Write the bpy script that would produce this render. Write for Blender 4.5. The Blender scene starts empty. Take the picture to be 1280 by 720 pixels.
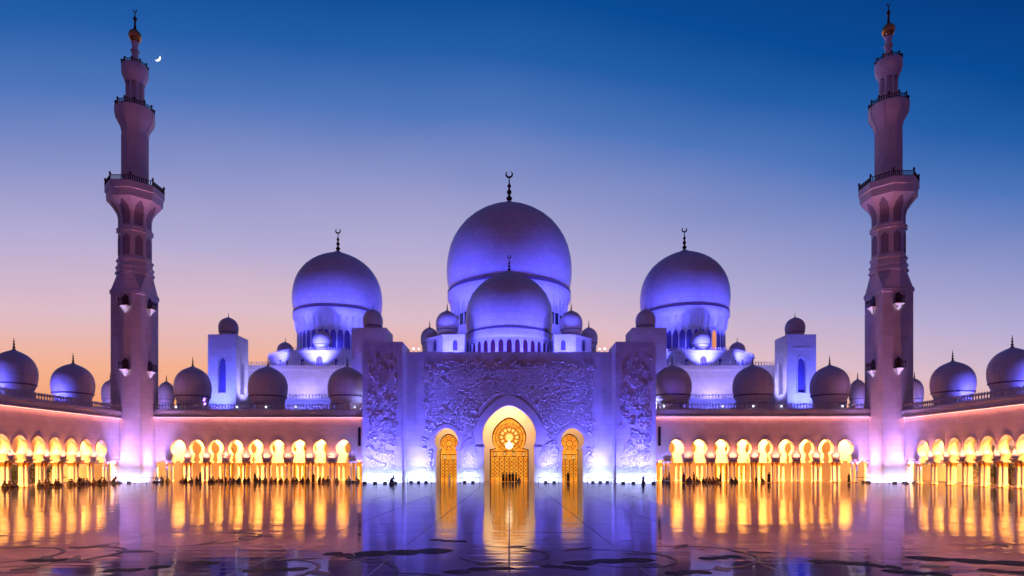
import bpy, bmesh, math, random
from mathutils import Vector, Matrix
from mathutils.geometry import tessellate_polygon
R = math.radians; PI = math.pi; TAU = 2*math.pi
random.seed(7)
sc = bpy.context.scene
COL = sc.collection

# ------------------------------------------------------------------ camera
CAMH = 3.16; F = 760.0; CX = 636.5; HY = 580.0
cam_d = bpy.data.cameras.new('camera'); cam = bpy.data.objects.new('camera', cam_d)
COL.objects.link(cam); sc.camera = cam
cam.location = (0, 0, CAMH); cam.rotation_euler = (R(90), 0, 0)
cam_d.sensor_width = 36; cam_d.lens = 36*F/1280
cam_d.shift_x = (640-CX)/1280; cam_d.shift_y = (HY-360)/1280
cam_d.clip_start = 0.1; cam_d.clip_end = 20000

# ------------------------------------------------------------------ dusk sky
def lin(r, g, b, a=1.0):
    f = lambda c: (c/255)/12.92 if c/255 <= 0.04045 else ((c/255+0.055)/1.055)**2.4
    return (f(r), f(g), f(b), a)
world = bpy.data.worlds.new('World'); sc.world = world; world.use_nodes = True
nt = world.node_tree; nt.nodes.clear(); N = nt.nodes.new; L = nt.links.new
tc = N('ShaderNodeTexCoord'); sep = N('ShaderNodeSeparateXYZ'); L(tc.outputs['Generated'], sep.inputs[0])
def mth(op, a, b=None, clamp=False):
    n = N('ShaderNodeMath'); n.operation = op; n.use_clamp = clamp
    for i, v in enumerate((a, b)):
        if v is None: continue
        if isinstance(v, (int, float)): n.inputs[i].default_value = v
        else: L(v, n.inputs[i])
    return n.outputs[0]
# the glow of the set sun sits ahead and a little to the left; the sky turns bluer away from it
fwd = mth('ADD', mth('MULTIPLY', sep.outputs[0], -0.10), mth('MULTIPLY', sep.outputs[1], 0.995))
fwdc = mth('MAXIMUM', fwd, 0.30)
t = mth('DIVIDE', sep.outputs[2], fwdc)
noi = N('ShaderNodeTexNoise'); noi.inputs['Scale'].default_value = 3.0; noi.inputs['Detail'].default_value = 3
mp = N('ShaderNodeMapping'); mp.inputs['Scale'].default_value = (1, 1, 4); L(tc.outputs['Generated'], mp.inputs[0]); L(mp.outputs[0], noi.inputs['Vector'])
t = mth('ADD', t, mth('MULTIPLY', mth('SUBTRACT', noi.outputs[0], 0.5), 0.05))
t = mth('ADD', t, mth('MULTIPLY', mth('MAXIMUM', sep.outputs[0], 0.0), 0.15))
ramp = N('ShaderNodeValToRGB'); L(mth('MULTIPLY', t, 1.0, True), ramp.inputs[0])
cr = ramp.color_ramp
stops = [(0.00, (226, 120, 74)), (0.085, (247, 158, 108)), (0.15, (245, 178, 146)), (0.24, (222, 188, 200)),
         (0.34, (182, 173, 212)), (0.46, (138, 147, 201)), (0.58, (78, 117, 188)), (0.68, (36, 94, 168)), (0.78, (10, 75, 150)), (1.0, (4, 52, 118))]
while len(cr.elements) < len(stops): cr.elements.new(0.5)
for e, (p, c) in zip(cr.elements, stops): e.position = p; e.color = lin(*c)
# sky behind the camera: dim violet dusk
rb = N('ShaderNodeValToRGB'); L(mth('MAXIMUM', sep.outputs[2], 0.0), rb.inputs[0])
cb = rb.color_ramp; cb.elements[0].color = (0.23, 0.070, 0.225, 1); cb.elements[1].color = (0.018, 0.024, 0.10, 1); cb.elements[1].position = 0.8
em = cb.elements.new(0.3); em.color = (0.092, 0.034, 0.15, 1)
mixf = mth('DIVIDE', mth('SUBTRACT', fwd, -0.05), 0.45, True)
mx = N('ShaderNodeMix'); mx.data_type = 'RGBA'; L(mixf, mx.inputs[0]); L(rb.outputs[0], mx.inputs[6]); L(ramp.outputs[0], mx.inputs[7])
bg = N('ShaderNodeBackground'); bg.inputs[1].default_value = 1.0; L(mx.outputs[2], bg.inputs[0])
wo = N('ShaderNodeOutputWorld'); L(bg.outputs[0], wo.inputs[0])

sc.view_settings.view_transform = 'Standard'; sc.view_settings.look = 'None'
sc.view_settings.exposure = 0.0; sc.view_settings.gamma = 1.0; sc.view_settings.use_curve_mapping = False
sc.render.engine = 'CYCLES'
sc.cycles.use_denoising = True
sc.cycles.max_bounces = 7; sc.cycles.diffuse_bounces = 4; sc.cycles.glossy_bounces = 4
sc.cycles.sample_clamp_indirect = 6.0
sc.cycles.caustics_reflective = False; sc.cycles.caustics_refractive = False

# ------------------------------------------------------------------ light strengths
BLUE = (0.17, 0.15, 1.0); VIOLET = (0.30, 0.20, 1.0); ICE = (0.36, 0.40, 1.0); WARM = (1.0, 0.42, 0.085)
def lamp(kind, energy, color, loc, target=None, parent=None, size=0.3, spot=100, blend=1.0, sy=None):
    d = bpy.data.lights.new('lamp', kind); d.energy = energy; d.color = color
    if kind == 'AREA':
        d.size = size
        if sy: d.shape = 'RECTANGLE'; d.size_y = sy
    else: d.shadow_soft_size = size
    if kind == 'SPOT': d.spot_size = R(spot); d.spot_blend = blend
    o = bpy.data.objects.new('lamp', d); COL.objects.link(o); o.location = loc
    if target is not None:
        o.rotation_euler = (Vector(target)-Vector(loc)).to_track_quat('-Z', 'Y').to_euler()
    if parent: o.parent = parent
    return o

# ------------------------------------------------------------------ materials
MATS = {}
def material(name, base=(0.8, 0.8, 0.8), rough=0.5, metal=0.0, emis=None, estr=0.0, build=None, spec=None):
    if name in MATS: return MATS[name]
    m = bpy.data.materials.new(name); m.use_nodes = True
    n = m.node_tree.nodes; b = n['Principled BSDF']
    b.inputs['Base Color'].default_value = (*base, 1); b.inputs['Roughness'].default_value = rough; b.inputs['Metallic'].default_value = metal
    if spec is not None: b.inputs['Specular IOR Level'].default_value = spec
    if emis: b.inputs['Emission Color'].default_value = (*emis, 1); b.inputs['Emission Strength'].default_value = estr
    if build: build(m, m.node_tree, b)
    MATS[name] = m; return m
def nmath(nt, op, a, b=None, clamp=False):
    n = nt.nodes.new('ShaderNodeMath'); n.operation = op; n.use_clamp = clamp
    for i, v in enumerate((a, b)):
        if v is None: continue
        if isinstance(v, (int, float)): n.inputs[i].default_value = v
        else: nt.links.new(v, n.inputs[i])
    return n.outputs[0]
def blocks(bw, bh, c1, c2, cm, round_=False, bump=0.15, grain=0.5, lo=0.82):
    """marble cladding in blocks, with soft veining; round_ wraps the courses round a dome's axis"""
    def f(m, nt, b):
        tc = nt.nodes.new('ShaderNodeTexCoord'); s = nt.nodes.new('ShaderNodeSeparateXYZ'); nt.links.new(tc.outputs['Object'], s.inputs[0])
        cmb = nt.nodes.new('ShaderNodeCombineXYZ')
        if round_:
            u = nmath(nt, 'MULTIPLY', nmath(nt, 'ARCTAN2', s.outputs[1], s.outputs[0]), 60*bw/TAU)
        else:
            u = nmath(nt, 'ADD', s.outputs[0], s.outputs[1])
        nt.links.new(u, cmb.inputs[0]); nt.links.new(s.outputs[2], cmb.inputs[1])
        br = nt.nodes.new('ShaderNodeTexBrick'); nt.links.new(cmb.outputs[0], br.inputs[0])
        br.inputs['Scale'].default_value = 1; br.inputs['Brick Width'].default_value = bw; br.inputs['Row Height'].default_value = bh
        br.inputs['Mortar Size'].default_value = 0.03; br.inputs['Mortar Smooth'].default_value = 0.3
        br.inputs['Color1'].default_value = (*c1, 1); br.inputs['Color2'].default_value = (*c2, 1); br.inputs['Mortar'].default_value = (*cm, 1)
        no = nt.nodes.new('ShaderNodeTexNoise'); no.inputs['Scale'].default_value = grain; no.inputs['Detail'].default_value = 6; nt.links.new(tc.outputs['Object'], no.inputs[0])
        no.inputs['Distortion'].default_value = 0.8
        mr = nt.nodes.new('ShaderNodeMapRange'); nt.links.new(no.outputs[0], mr.inputs[0]); mr.inputs[1].default_value = 0.3; mr.inputs[2].default_value = 0.7; mr.inputs[3].default_value = lo; mr.inputs[4].default_value = 1.04
        mu = nt.nodes.new('ShaderNodeVectorMath'); mu.operation = 'SCALE'; nt.links.new(br.outputs[0], mu.inputs[0]); nt.links.new(mr.outputs[0], mu.inputs[3])
        nt.links.new(mu.outputs[0], b.inputs['Base Color'])
        bp = nt.nodes.new('ShaderNodeBump'); bp.inputs['Strength'].default_value = bump; bp.inputs['Distance'].default_value = 0.05
        nt.links.new(nmath(nt, 'SUBTRACT', nmath(nt, 'MULTIPLY', no.outputs[0], 0.25), br.outputs['Fac']), bp.inputs['Height']); nt.links.new(bp.outputs[0], b.inputs['Normal'])
    return f
MARBLE = material('white marble cladding', rough=0.45, build=blocks(1.8, 0.9, (0.77, 0.75, 0.73), (0.70, 0.68, 0.66), (0.60, 0.58, 0.57), grain=.3))
DOMEM = material('dome marble', rough=0.38, build=blocks(1.6, 1.3, (0.76, 0.74, 0.73), (0.68, 0.66, 0.66), (0.48, 0.46, 0.48), True, 0.10, .22, .92))
PLAIN = material('carved marble', base=(0.74, 0.72, 0.70), rough=0.5)
def creamf(m, nt, b):
    no = nt.nodes.new('ShaderNodeTexNoise'); no.inputs['Scale'].default_value = 1.3; no.inputs['Detail'].default_value = 5
    cr = nt.nodes.new('ShaderNodeValToRGB'); nt.links.new(no.outputs[0], cr.inputs[0]); cr.color_ramp.elements[0].color = (0.66, 0.58, 0.46, 1); cr.color_ramp.elements[1].color = (0.78, 0.72, 0.62, 1)
    nt.links.new(cr.outputs[0], b.inputs['Base Color'])
CREAM = material('cream interior marble', rough=0.45, build=creamf)
GOLD = material('gilded bronze', base=(0.62, 0.36, 0.10), rough=0.35, metal=0.85)
BRASS = material('dark gold screen', base=(0.13, 0.05, 0.008), rough=0.4, metal=0.4)
BRONZE = material('dark bronze', base=(0.07, 0.04, 0.03), rough=0.5, metal=0.5)
BAND = material('grey stone band', base=(0.16, 0.12, 0.20), rough=0.5)
DARKGLASS = material('dark window glass', base=(0.02, 0.02, 0.06), rough=0.15)
BLUEGLASS = material('deep blue window', base=(0.10, 0.08, 0.30), rough=0.3)
REDGLASS = material('dim reddish window', base=(0.10, 0.02, 0.04), rough=0.3)
AMBERWIN = material('lit amber window', base=(0.2, 0.1, 0.03), rough=0.4, emis=(1.0, 0.34, 0.10), estr=0.8)
HOUSING = material('floodlight housing', base=(0.03, 0.03, 0.05), rough=0.5, metal=0.3)
LENS = material('floodlight lens', base=(0.8, 0.8, 0.9), rough=0.2, emis=(0.62, 0.72, 1.0), estr=2.5)
GLOBEM = material('globe lamp glass', base=(0.8, 0.8, 0.9), rough=0.3, emis=(0.75, 0.78, 1.0), estr=2.2)
LEDV = material('lit cornice strip violet', base=(0.8, 0.8, 0.8), emis=(0.80, 0.52, 0.95), estr=0.95)
LEDW = material('lit cornice strip warm', base=(0.8, 0.8, 0.8), emis=(1.0, 0.52, 0.42), estr=0.9)
MOONM = material('moonlit surface', base=(0.8, 0.8, 0.8), emis=(1.0, 0.9, 0.85), estr=1.6)
ROPE = material('dark barrier belt', base=(0.03, 0.03, 0.05), rough=0.6)
def glassf(m, nt, b):
    tc = nt.nodes.new('ShaderNodeTexCoord')
    vo = nt.nodes.new('ShaderNodeTexVoronoi'); vo.inputs['Scale'].default_value = 1.7; nt.links.new(tc.outputs['Object'], vo.inputs[0])
    cr = nt.nodes.new('ShaderNodeValToRGB'); nt.links.new(vo.outputs['Color'], cr.inputs[0])
    cr.color_ramp.elements[0].color = (0.85, 0.20, 0.008, 1); cr.color_ramp.elements[1].color = (1.0, 0.42, 0.04, 1)
    nt.links.new(cr.outputs[0], b.inputs['Emission Color']); b.inputs['Emission Strength'].default_value = 1.15
AMBER = material('backlit amber glass', base=(0.3, 0.12, 0.02), rough=0.2, build=glassf)
AMBERLT = material('bright amber glass', base=(0.4, 0.3, 0.1), rough=0.3, emis=(1.0, 0.56, 0.16), estr=1.0)
WHITEGL = material('chandelier glow', base=(0.8, 0.8, 0.8), emis=(1.0, 0.86, 0.55), estr=2.6)

def floorf(m, nt, b):
    tc = nt.nodes.new('ShaderNodeTexCoord'); P = tc.outputs['Object']
    no = nt.nodes.new('ShaderNodeTexNoise'); no.inputs['Scale'].default_value = 0.25; no.inputs['Detail'].default_value = 7; no.inputs['Distortion'].default_value = 1.0; nt.links.new(P, no.inputs[0])
    cr = nt.nodes.new('ShaderNodeValToRGB'); nt.links.new(no.outputs[0], cr.inputs[0]); cr.color_ramp.elements[0].position = 0.3; cr.color_ramp.elements[1].position = 0.72
    cr.color_ramp.elements[0].color = (0.09, 0.045, 0.085, 1); cr.color_ramp.elements[1].color = (0.21, 0.13, 0.19, 1)
    br = nt.nodes.new('ShaderNodeTexBrick'); nt.links.new(P, br.inputs[0]); br.offset = 0
    br.inputs['Scale'].default_value = 1; br.inputs['Brick Width'].default_value = 4.0; br.inputs['Row Height'].default_value = 4.0; br.inputs['Mortar Size'].default_value = 0.03; br.inputs['Color1'].default_value = (.72, .72, .72, 1); br.inputs['Color2'].default_value = (1.08, 1.08, 1.08, 1); br.inputs['Mortar Smooth'].default_value = 0.1
    mix = nt.nodes.new('ShaderNodeMix'); mix.data_type = 'RGBA'; nt.links.new(br.outputs['Fac'], mix.inputs[0]); mul = nt.nodes.new('ShaderNodeVectorMath'); mul.operation = 'MULTIPLY'; nt.links.new(cr.outputs[0], mul.inputs[0]); nt.links.new(br.outputs['Color'], mul.inputs[1])
    nt.links.new(mul.outputs[0], mix.inputs[6]); mix.inputs[7].default_value = (0.08, 0.04, 0.06, 1)
    nt.links.new(mix.outputs[2], b.inputs['Base Color'])
    b.inputs['IOR'].default_value = 2.05
    n2 = nt.nodes.new('ShaderNodeTexNoise'); n2.inputs['Scale'].default_value = 0.6; n2.inputs['Detail'].default_value = 4; nt.links.new(P, n2.inputs[0])
    mr = nt.nodes.new('ShaderNodeMapRange'); nt.links.new(n2.outputs[0], mr.inputs[0]); mr.inputs[1].default_value = 0.35; mr.inputs[2].default_value = 0.7; mr.inputs[3].default_value = 0.03; mr.inputs[4].default_value = 0.10
    nt.links.new(nmath(nt, 'ADD', mr.outputs[0], nmath(nt, 'MULTIPLY', br.outputs['Fac'], 0.3)), b.inputs['Roughness'])
    # slight unevenness of the polished slabs, long in x and short in y
    mp = nt.nodes.new('ShaderNodeMapping'); mp.inputs['Scale'].default_value = (0.10, 0.42, 1); nt.links.new(P, mp.inputs[0])
    r1 = nt.nodes.new('ShaderNodeTexNoise'); r1.inputs['Scale'].default_value = 1.0; r1.inputs['Detail'].default_value = 2.5; r1.inputs['Roughness'].default_value = 0.55; nt.links.new(mp.outputs[0], r1.inputs[0])
    bp = nt.nodes.new('ShaderNodeBump'); bp.inputs['Strength'].default_value = 1.0; bp.inputs['Distance'].default_value = 0.014; nt.links.new(r1.outputs[0], bp.inputs['Height'])
    # each slab lies at its own very small tilt
    sn = nt.nodes.new('ShaderNodeVectorMath'); sn.operation = 'SNAP'; sn.inputs[1].default_value = (4, 4, 400); nt.links.new(P, sn.inputs[0])
    wn = nt.nodes.new('ShaderNodeTexWhiteNoise'); nt.links.new(sn.outputs[0], wn.inputs['Vector'])
    sb = nt.nodes.new('ShaderNodeVectorMath'); sb.operation = 'MULTIPLY_ADD'; sb.inputs[1].default_value = (.009, .006, 0); sb.inputs[2].default_value = (-.0045, -.003, 1); nt.links.new(wn.outputs['Color'], sb.inputs[0])
    nz = nt.nodes.new('ShaderNodeVectorMath'); nz.operation = 'NORMALIZE'; nt.links.new(sb.outputs[0], nz.inputs[0]); nt.links.new(nz.outputs[0], bp.inputs['Normal'])
    nt.links.new(bp.outputs[0], b.inputs['Normal'])
    mp2 = nt.nodes.new('ShaderNodeMapping'); mp2.inputs['Scale'].default_value = (0.28, 2.3, 1); nt.links.new(P, mp2.inputs[0])
    r2 = nt.nodes.new('ShaderNodeTexNoise'); r2.inputs['Scale'].default_value = 1.0; r2.inputs['Detail'].default_value = 2; nt.links.new(mp2.outputs[0], r2.inputs[0])
    bp2 = nt.nodes.new('ShaderNodeBump'); bp2.inputs['Distance'].default_value = 0.009; nt.links.new(r2.outputs[0], bp2.inputs['Height']); nt.links.new(bp.outputs[0], bp2.inputs['Normal']); nt.links.new(bp2.outputs[0], b.inputs['Normal'])
FLOOR = material('polished courtyard marble', rough=0.06, build=floorf)
def inlayf(c):
    def f(m, nt, b):
        tc = nt.nodes.new('ShaderNodeTexCoord'); P = tc.outputs['Object']
        no = nt.nodes.new('ShaderNodeTexNoise'); no.inputs['Scale'].default_value = 1.2; no.inputs['Detail'].default_value = 6; nt.links.new(P, no.inputs[0])
        cr = nt.nodes.new('ShaderNodeValToRGB'); nt.links.new(no.outputs[0], cr.inputs[0]); cr.color_ramp.elements[0].color = (c[0]*.5, c[1]*.5, c[2]*.5, 1); cr.color_ramp.elements[1].color = (*[v*1.5 for v in c], 1)
        nt.links.new(cr.outputs[0], b.inputs['Base Color']); b.inputs['IOR'].default_value = 1.12
    return f
INLAY_D = material('dark maroon inlay marble', rough=0.5, build=inlayf((0.045, 0.014, 0.025)))
INLAY_V = material('brown inlay marble', rough=0.3, build=inlayf((0.13, 0.05, 0.07)))
def sandf(m, nt, b):
    no = nt.nodes.new('ShaderNodeTexNoise'); no.inputs['Scale'].default_value = 0.05; no.inputs['Detail'].default_value = 8
    cr = nt.nodes.new('ShaderNodeValToRGB'); nt.links.new(no.outputs[0], cr.inputs[0]); cr.color_ramp.elements[0].color = (0.05, 0.055, 0.035, 1); cr.color_ramp.elements[1].color = (0.16, 0.13, 0.09, 1)
    nt.links.new(cr.outputs[0], b.inputs['Base Color'])
SAND = material('garden ground', rough=0.9, build=sandf)
def leaff(m, nt, b):
    g = nt.nodes.new('ShaderNodeNewGeometry'); cr = nt.nodes.new('ShaderNodeValToRGB'); nt.links.new(g.outputs['Random Per Island'], cr.inputs[0])
    cr.color_ramp.elements[0].color = (0.02, 0.04, 0.012, 1); cr.color_ramp.elements[1].color = (0.06, 0.09, 0.03, 1); nt.links.new(cr.outputs[0], b.inputs['Base Color'])
LEAF = material('dark foliage', rough=0.6, build=leaff)
BARK = material('bark', base=(0.06, 0.04, 0.03), rough=0.9)
SKIN = material('skin', base=(0.22, 0.11, 0.07), rough=0.55)
def cloth(name, c): return material(name, base=c, rough=0.85)
CLOTHS = {'black': cloth('black cloth', (0.006, 0.006, 0.007)), 'dark brown': cloth('brown cloth', (0.03, 0.012, 0.008)), 'dark blue': cloth('blue cloth', (0.01, 0.016, 0.06)),
          'dark grey': cloth('grey cloth', (0.025, 0.025, 0.028)), 'white': cloth('white cloth', (0.62, 0.60, 0.58)), 'dark red': cloth('red cloth', (0.06, 0.008, 0.008))}
HAIR = material('hair', base=(0.01, 0.008, 0.007), rough=0.6)

# ------------------------------------------------------------------ mesh builder
class MB:
    def __init__(s): s.v = []; s.f = []
    def add(s, vs, fs):
        o = len(s.v); s.v += [tuple(v) for v in vs]; s.f += [tuple(i+o for i in f) for f in fs]; return s
    def box(s, x0, x1, y0, y1, z0, z1):
        return s.add([(x, y, z) for z in (z0, z1) for y in (y0, y1) for x in (x0, x1)],
                     [(0, 2, 3, 1), (4, 5, 7, 6), (0, 1, 5, 4), (2, 6, 7, 3), (0, 4, 6, 2), (1, 3, 7, 5)])
    def cbox(s, cx, cy, z0, w, d, h): return s.box(cx-w/2, cx+w/2, cy-d/2, cy+d/2, z0, z0+h)
    def lathe(s, prof, n=32, cx=0, cy=0, rot=0.0, cap=True):
        vs = []; fs = []
        for r, z in prof:
            for k in range(n):
                a = rot+TAU*k/n; vs.append((cx+r*math.cos(a), cy+r*math.sin(a), z))
        for i in range(len(prof)-1):
            for k in range(n):
                a, b = i*n+k, i*n+(k+1) % n; fs.append((a, b, b+n, a+n))
        if cap:
            fs.append(tuple(range(n-1, -1, -1))); fs.append(tuple(range((len(prof)-1)*n, len(prof)*n)))
        return s.add(vs, fs)
    def rings(s, rs, cap=True):
        n = len(rs[0]); vs = [p for r in rs for p in r]; fs = []
        for i in range(len(rs)-1):
            for k in range(n):
                a, b = i*n+k, i*n+(k+1) % n; fs.append((a, b, b+n, a+n))
        if cap: fs.append(tuple(range(n-1, -1, -1))); fs.append(tuple(range((len(rs)-1)*n, len(rs)*n)))
        return s.add(vs, fs)
    def tube(s, pts, r, n=6, closed=False):
        pts = [Vector(p) for p in pts]; rings = []
        for i, p in enumerate(pts):
            d = (pts[(i+1) % len(pts)]-pts[i-1]) if closed or 0 < i < len(pts)-1 else (pts[min(i+1, len(pts)-1)]-pts[max(i-1, 0)])
            d.normalize(); up = Vector((0, 1, 0)) if abs(d.y) < 0.9 else Vector((1, 0, 0))
            a = d.cross(up).normalized(); b = d.cross(a).normalized()
            rr = r[i] if isinstance(r, (list, tuple)) else r
            rings.append([p+a*rr*math.cos(TAU*k/n)+b*rr*math.sin(TAU*k/n) for k in range(n)])
        if closed: rings.append(rings[0])
        return s.rings(rings, cap=not closed)
    def panel(s, outline, holes, y0, y1):
        """plate in the xz plane between y0 and y1, with through holes"""
        loops = [outline]+list(holes); flat = [p for lp in loops for p in lp]
        tris = tessellate_polygon([[Vector((x, z, 0)) for x, z in lp] for lp in loops]); n = len(flat)
        vs = [(x, y0, z) for x, z in flat]+[(x, y1, z) for x, z in flat]; fs = []
        for t_ in tris:
            a, b, c = t_; A, B, C_ = flat[a], flat[b], flat[c]
            cr_ = (B[0]-A[0])*(C_[1]-A[1])-(B[1]-A[1])*(C_[0]-A[0])
            if cr_ < 0: a, c = c, a
            fs.append((a, b, c)); fs.append((c+n, b+n, a+n))
        o = 0
        for lp in loops:
            m = len(lp)
            ar = sum(lp[i][0]*lp[(i+1) % m][1]-lp[(i+1) % m][0]*lp[i][1] for i in range(m))
            for i in range(m):
                a, b = o+i, o+(i+1) % m
                q = (b, a, a+n, b+n)
                fs.append(q if (ar > 0) == (lp is outline) else q[::-1])
            o += m
        return s.add(vs, fs)
    def build(s, name, mat, parent=None, smooth=False, loc=None, kind=None, angle=None, mats=None):
        me = bpy.data.meshes.new(name); me.from_pydata(s.v, [], s.f); me.update()
        bm = bmesh.new(); bm.from_mesh(me); bmesh.ops.recalc_face_normals(bm, faces=bm.faces)
        if smooth:
            th = R(angle or 40)
            for f_ in bm.faces: f_.smooth = True
            for e in bm.edges:
                if len(e.link_faces) == 2 and e.calc_face_angle(0) > th: e.smooth = False
        bm.to_mesh(me); bm.free()
        me.materials.append(mat)
        o = bpy.data.objects.new(name, me); COL.objects.link(o)
        if loc is not None: o.location = loc
        if parent is not None: o.parent = parent
        if kind: o['kind'] = kind
        return o
LABELS = set()
def thing(name, label, cat, loc=(0, 0, 0), rz=0.0, group=None):
    o = bpy.data.objects.new(name, None); COL.objects.link(o); o.location = loc; o.rotation_euler = (0, 0, rz)
    tag(o, label, cat, group); return o
def tag(o, label, cat, group=None):
    assert label not in LABELS, label
    LABELS.add(label); o['label'] = label; o['category'] = cat
    if group: o['group'] = group
def tree_of(o): return [c for c in bpy.data.objects if c.parent == o]
def copy_tree(o, parent=None, kids=None):
    if kids is None:
        kids = {}
        for c in bpy.data.objects:
            if c.parent: kids.setdefault(c.parent.name, []).append(c)
    c = o.copy(); COL.objects.link(c); c.parent = parent
    for ch in kids.get(o.name, []): copy_tree(ch, c, kids)
    return c
def inst(o, loc, parent=None, rz=None, name=None, scale=None):
    c = o.copy(); COL.objects.link(c); c.parent = parent; c.location = loc
    if rz is not None: c.rotation_euler = (0, 0, rz)
    if scale: c.scale = scale
    return c

def W(x, y, z):            # a point measured in the photograph at depth z metres ahead
    return ((x-CX)*z/F, z, CAMH+(HY-y)*z/F)
def XX(x, z): return (x-CX)*z/F
def HH(y, z): return CAMH+(HY-y)*z/F

# ------------------------------------------------------------------ shared shapes
def horseshoe(cx, ybase, imp, wl, ch, rad, point=0.10, a0=-52, n=20):
    """keyhole outline, counter-clockwise from bottom right"""
    pts = [(cx+wl, ybase), (cx+wl, imp)]
    for i in range(n+1):
        a = R(a0+(180-2*a0)*i/n)
        rr = rad*(1+point*max(0, math.sin(a))**6)
        pts.append((cx+rad*math.cos(a) if True else 0, ch+rr*math.sin(a)))
    pts += [(cx-wl, imp), (cx-wl, ybase)]
    return pts
DP = [(-.36, .955), (-.25, .975), (-.12, .995), (0, 1), (.12, .994), (.25, .975), (.38, .942), (.5, .893), (.62, .822), (.73, .735), (.83, .625), (.91, .51), (.97, .40), (1.02, .29), (1.06, .19), (1.10, .105), (1.135, .05), (1.16, .02)]
DPS = [(-.80, .80), (-.68, .86), (-.52, .925), (-.35, .968), (-.18, .992)]+DP[3:]
def dome_profile(r, zc, small=False): return [(r*b, zc+r*a) for a, b in (DPS if small else DP)]
def finial_mb(r, z, h, crescent=True):
    """stacked balls with a crescent, h tall, standing at z"""
    mb = MB(); b = h*0.075
    pr = [(b*1.5, z-.02*h), (b*1.1, z+.04*h), (b*.55, z+.08*h), (b*1.15, z+.13*h), (b*1.25, z+.17*h), (b*.5, z+.23*h), (b*.45, z+.27*h), (b*.95, z+.32*h), (b*.95, z+.37*h), (b*.4, z+.43*h), (b*.38, z+.47*h),
          (b*.75, z+.51*h), (b*.75, z+.55*h), (b*.3, z+.60*h), (b*.22, z+.75*h), (b*.10, z+.83*h)]
    mb.lathe(pr, 10)
    if crescent:
        cr_ = h*0.095; pts = []; rr = []
        for i in range(15):
            a = R(60)+R(300)*i/14-R(0); a = R(90+32)+R(296)*i/14
            pts.append((cr_*math.cos(a), 0, z+h*.86+cr_*math.sin(a)+cr_*.3)); rr.append(h*.028*math.sin(PI*(i+.6)/15.2)+h*.004)
        mb.tube(pts, rr, 6)
    return mb
def merlons(mb, x0, x1, y, z, h=1.15, pitch=0.52, w=0.17):
    n = max(1, int(round((x1-x0)/pitch))); p = (x1-x0)/n
    for i in range(n):
        x = x0+(i+.5)*p
        mb.lathe([(w*.75, z), (w*.55, z+.18*h), (w*.45, z+.4*h), (w*1.0, z+.6*h), (w*1.05, z+.7*h), (w*.6, z+.86*h), (w*.08, z+h)], 6, x, y)
    return mb
def merlons_round(mb, pts, z, h=1.0, pitch=.55, w=.17):
    for (ax, ay), (bx, by) in zip(pts, pts[1:]+pts[:1]):
        d = math.hypot(bx-ax, by-ay); n = int(d/pitch)
        for i in range(n):
            t_ = (i+.5)/n
            mb.lathe([(w*.7, z), (w*.45, z+.4*h), (w*1.0, z+.65*h), (w*.08, z+h)], 5, ax+(bx-ax)*t_, ay+(by-ay)*t_)
    return mb

# ------------------------------------------------------------------ ground and courtyard floor
MB().add([(-6000, -3000, -0.06), (6000, -3000, -0.06), (6000, 9000, -0.06), (-6000, 9000, -0.06)], [(0, 1, 2, 3)]).build('ground', SAND, kind='structure')
floor = MB().box(-73, 73, -30, 190, -0.055, 0).build('courtyard_floor', FLOOR, kind='structure')

PAVE = material('pale garden paving', rough=0.6, build=blocks(1.2, 1.2, (0.55, 0.45, 0.36), (0.48, 0.38, 0.30), (0.3, 0.24, 0.2)))
for sx in (-1, 1): MB().box(*sorted((sx*73.2, sx*92)), 20, 175, -.055, -.01).build('garden_path', PAVE, kind='structure')
def leaf_poly(mb, cx, cy, ln, wd, ang, z, bend=0.0, n=7):
    ca, sa = math.cos(ang), math.sin(ang); top = []; bot = []
    for i in range(n+1):
        t_ = i/n; u = (t_-.5)*ln; w = wd*.5*math.sin(PI*t_)**.8; c = bend*ln*(4*(t_-.5)**2)
        top.append((u, c+w)); bot.append((u, c-w))
    pts = top+bot[-2:0:-1]
    c0 = (0, 0)
    vs = [(cx+u*ca-v*sa, cy+u*sa+v*ca, z) for u, v in pts]
    m = len(top); fs = []
    idx_b = lambda i: (len(pts)-i) % len(pts) if 0 < i < n else (0 if i == 0 else n)
    for i in range(n):
        q = [i, i+1, idx_b(i+1), idx_b(i)]; q2 = []
        for k in q:
            if k not in q2: q2.append(k)
        if len(q2) >= 3: fs.append(tuple(q2))
    mb.add(vs, fs)
def ribbon(mb, pts, w, z):
    vs = []; fs = []; n = len(pts)
    for i, (x, y) in enumerate(pts):
        a = pts[max(0, i-1)]; b = pts[min(n-1, i+1)]; dx, dy = b[0]-a[0], b[1]-a[1]; l = math.hypot(dx, dy) or 1
        ww = w*(0.35+0.65*math.sin(PI*(i+.5)/n)); vs += [(x-dy/l*ww, y+dx/l*ww, z), (x+dy/l*ww, y-dx/l*ww, z)]
    for i in range(n-1): fs.append((2*i, 2*i+1, 2*i+3, 2*i+2))
    mb.add(vs, fs)
mbd = MB(); mbv = MB(); rf0 = random.Random(9)
def gp(x, y): z = CAMH*F/(y-HY); return ((x-CX)*z/F, z)
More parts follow.
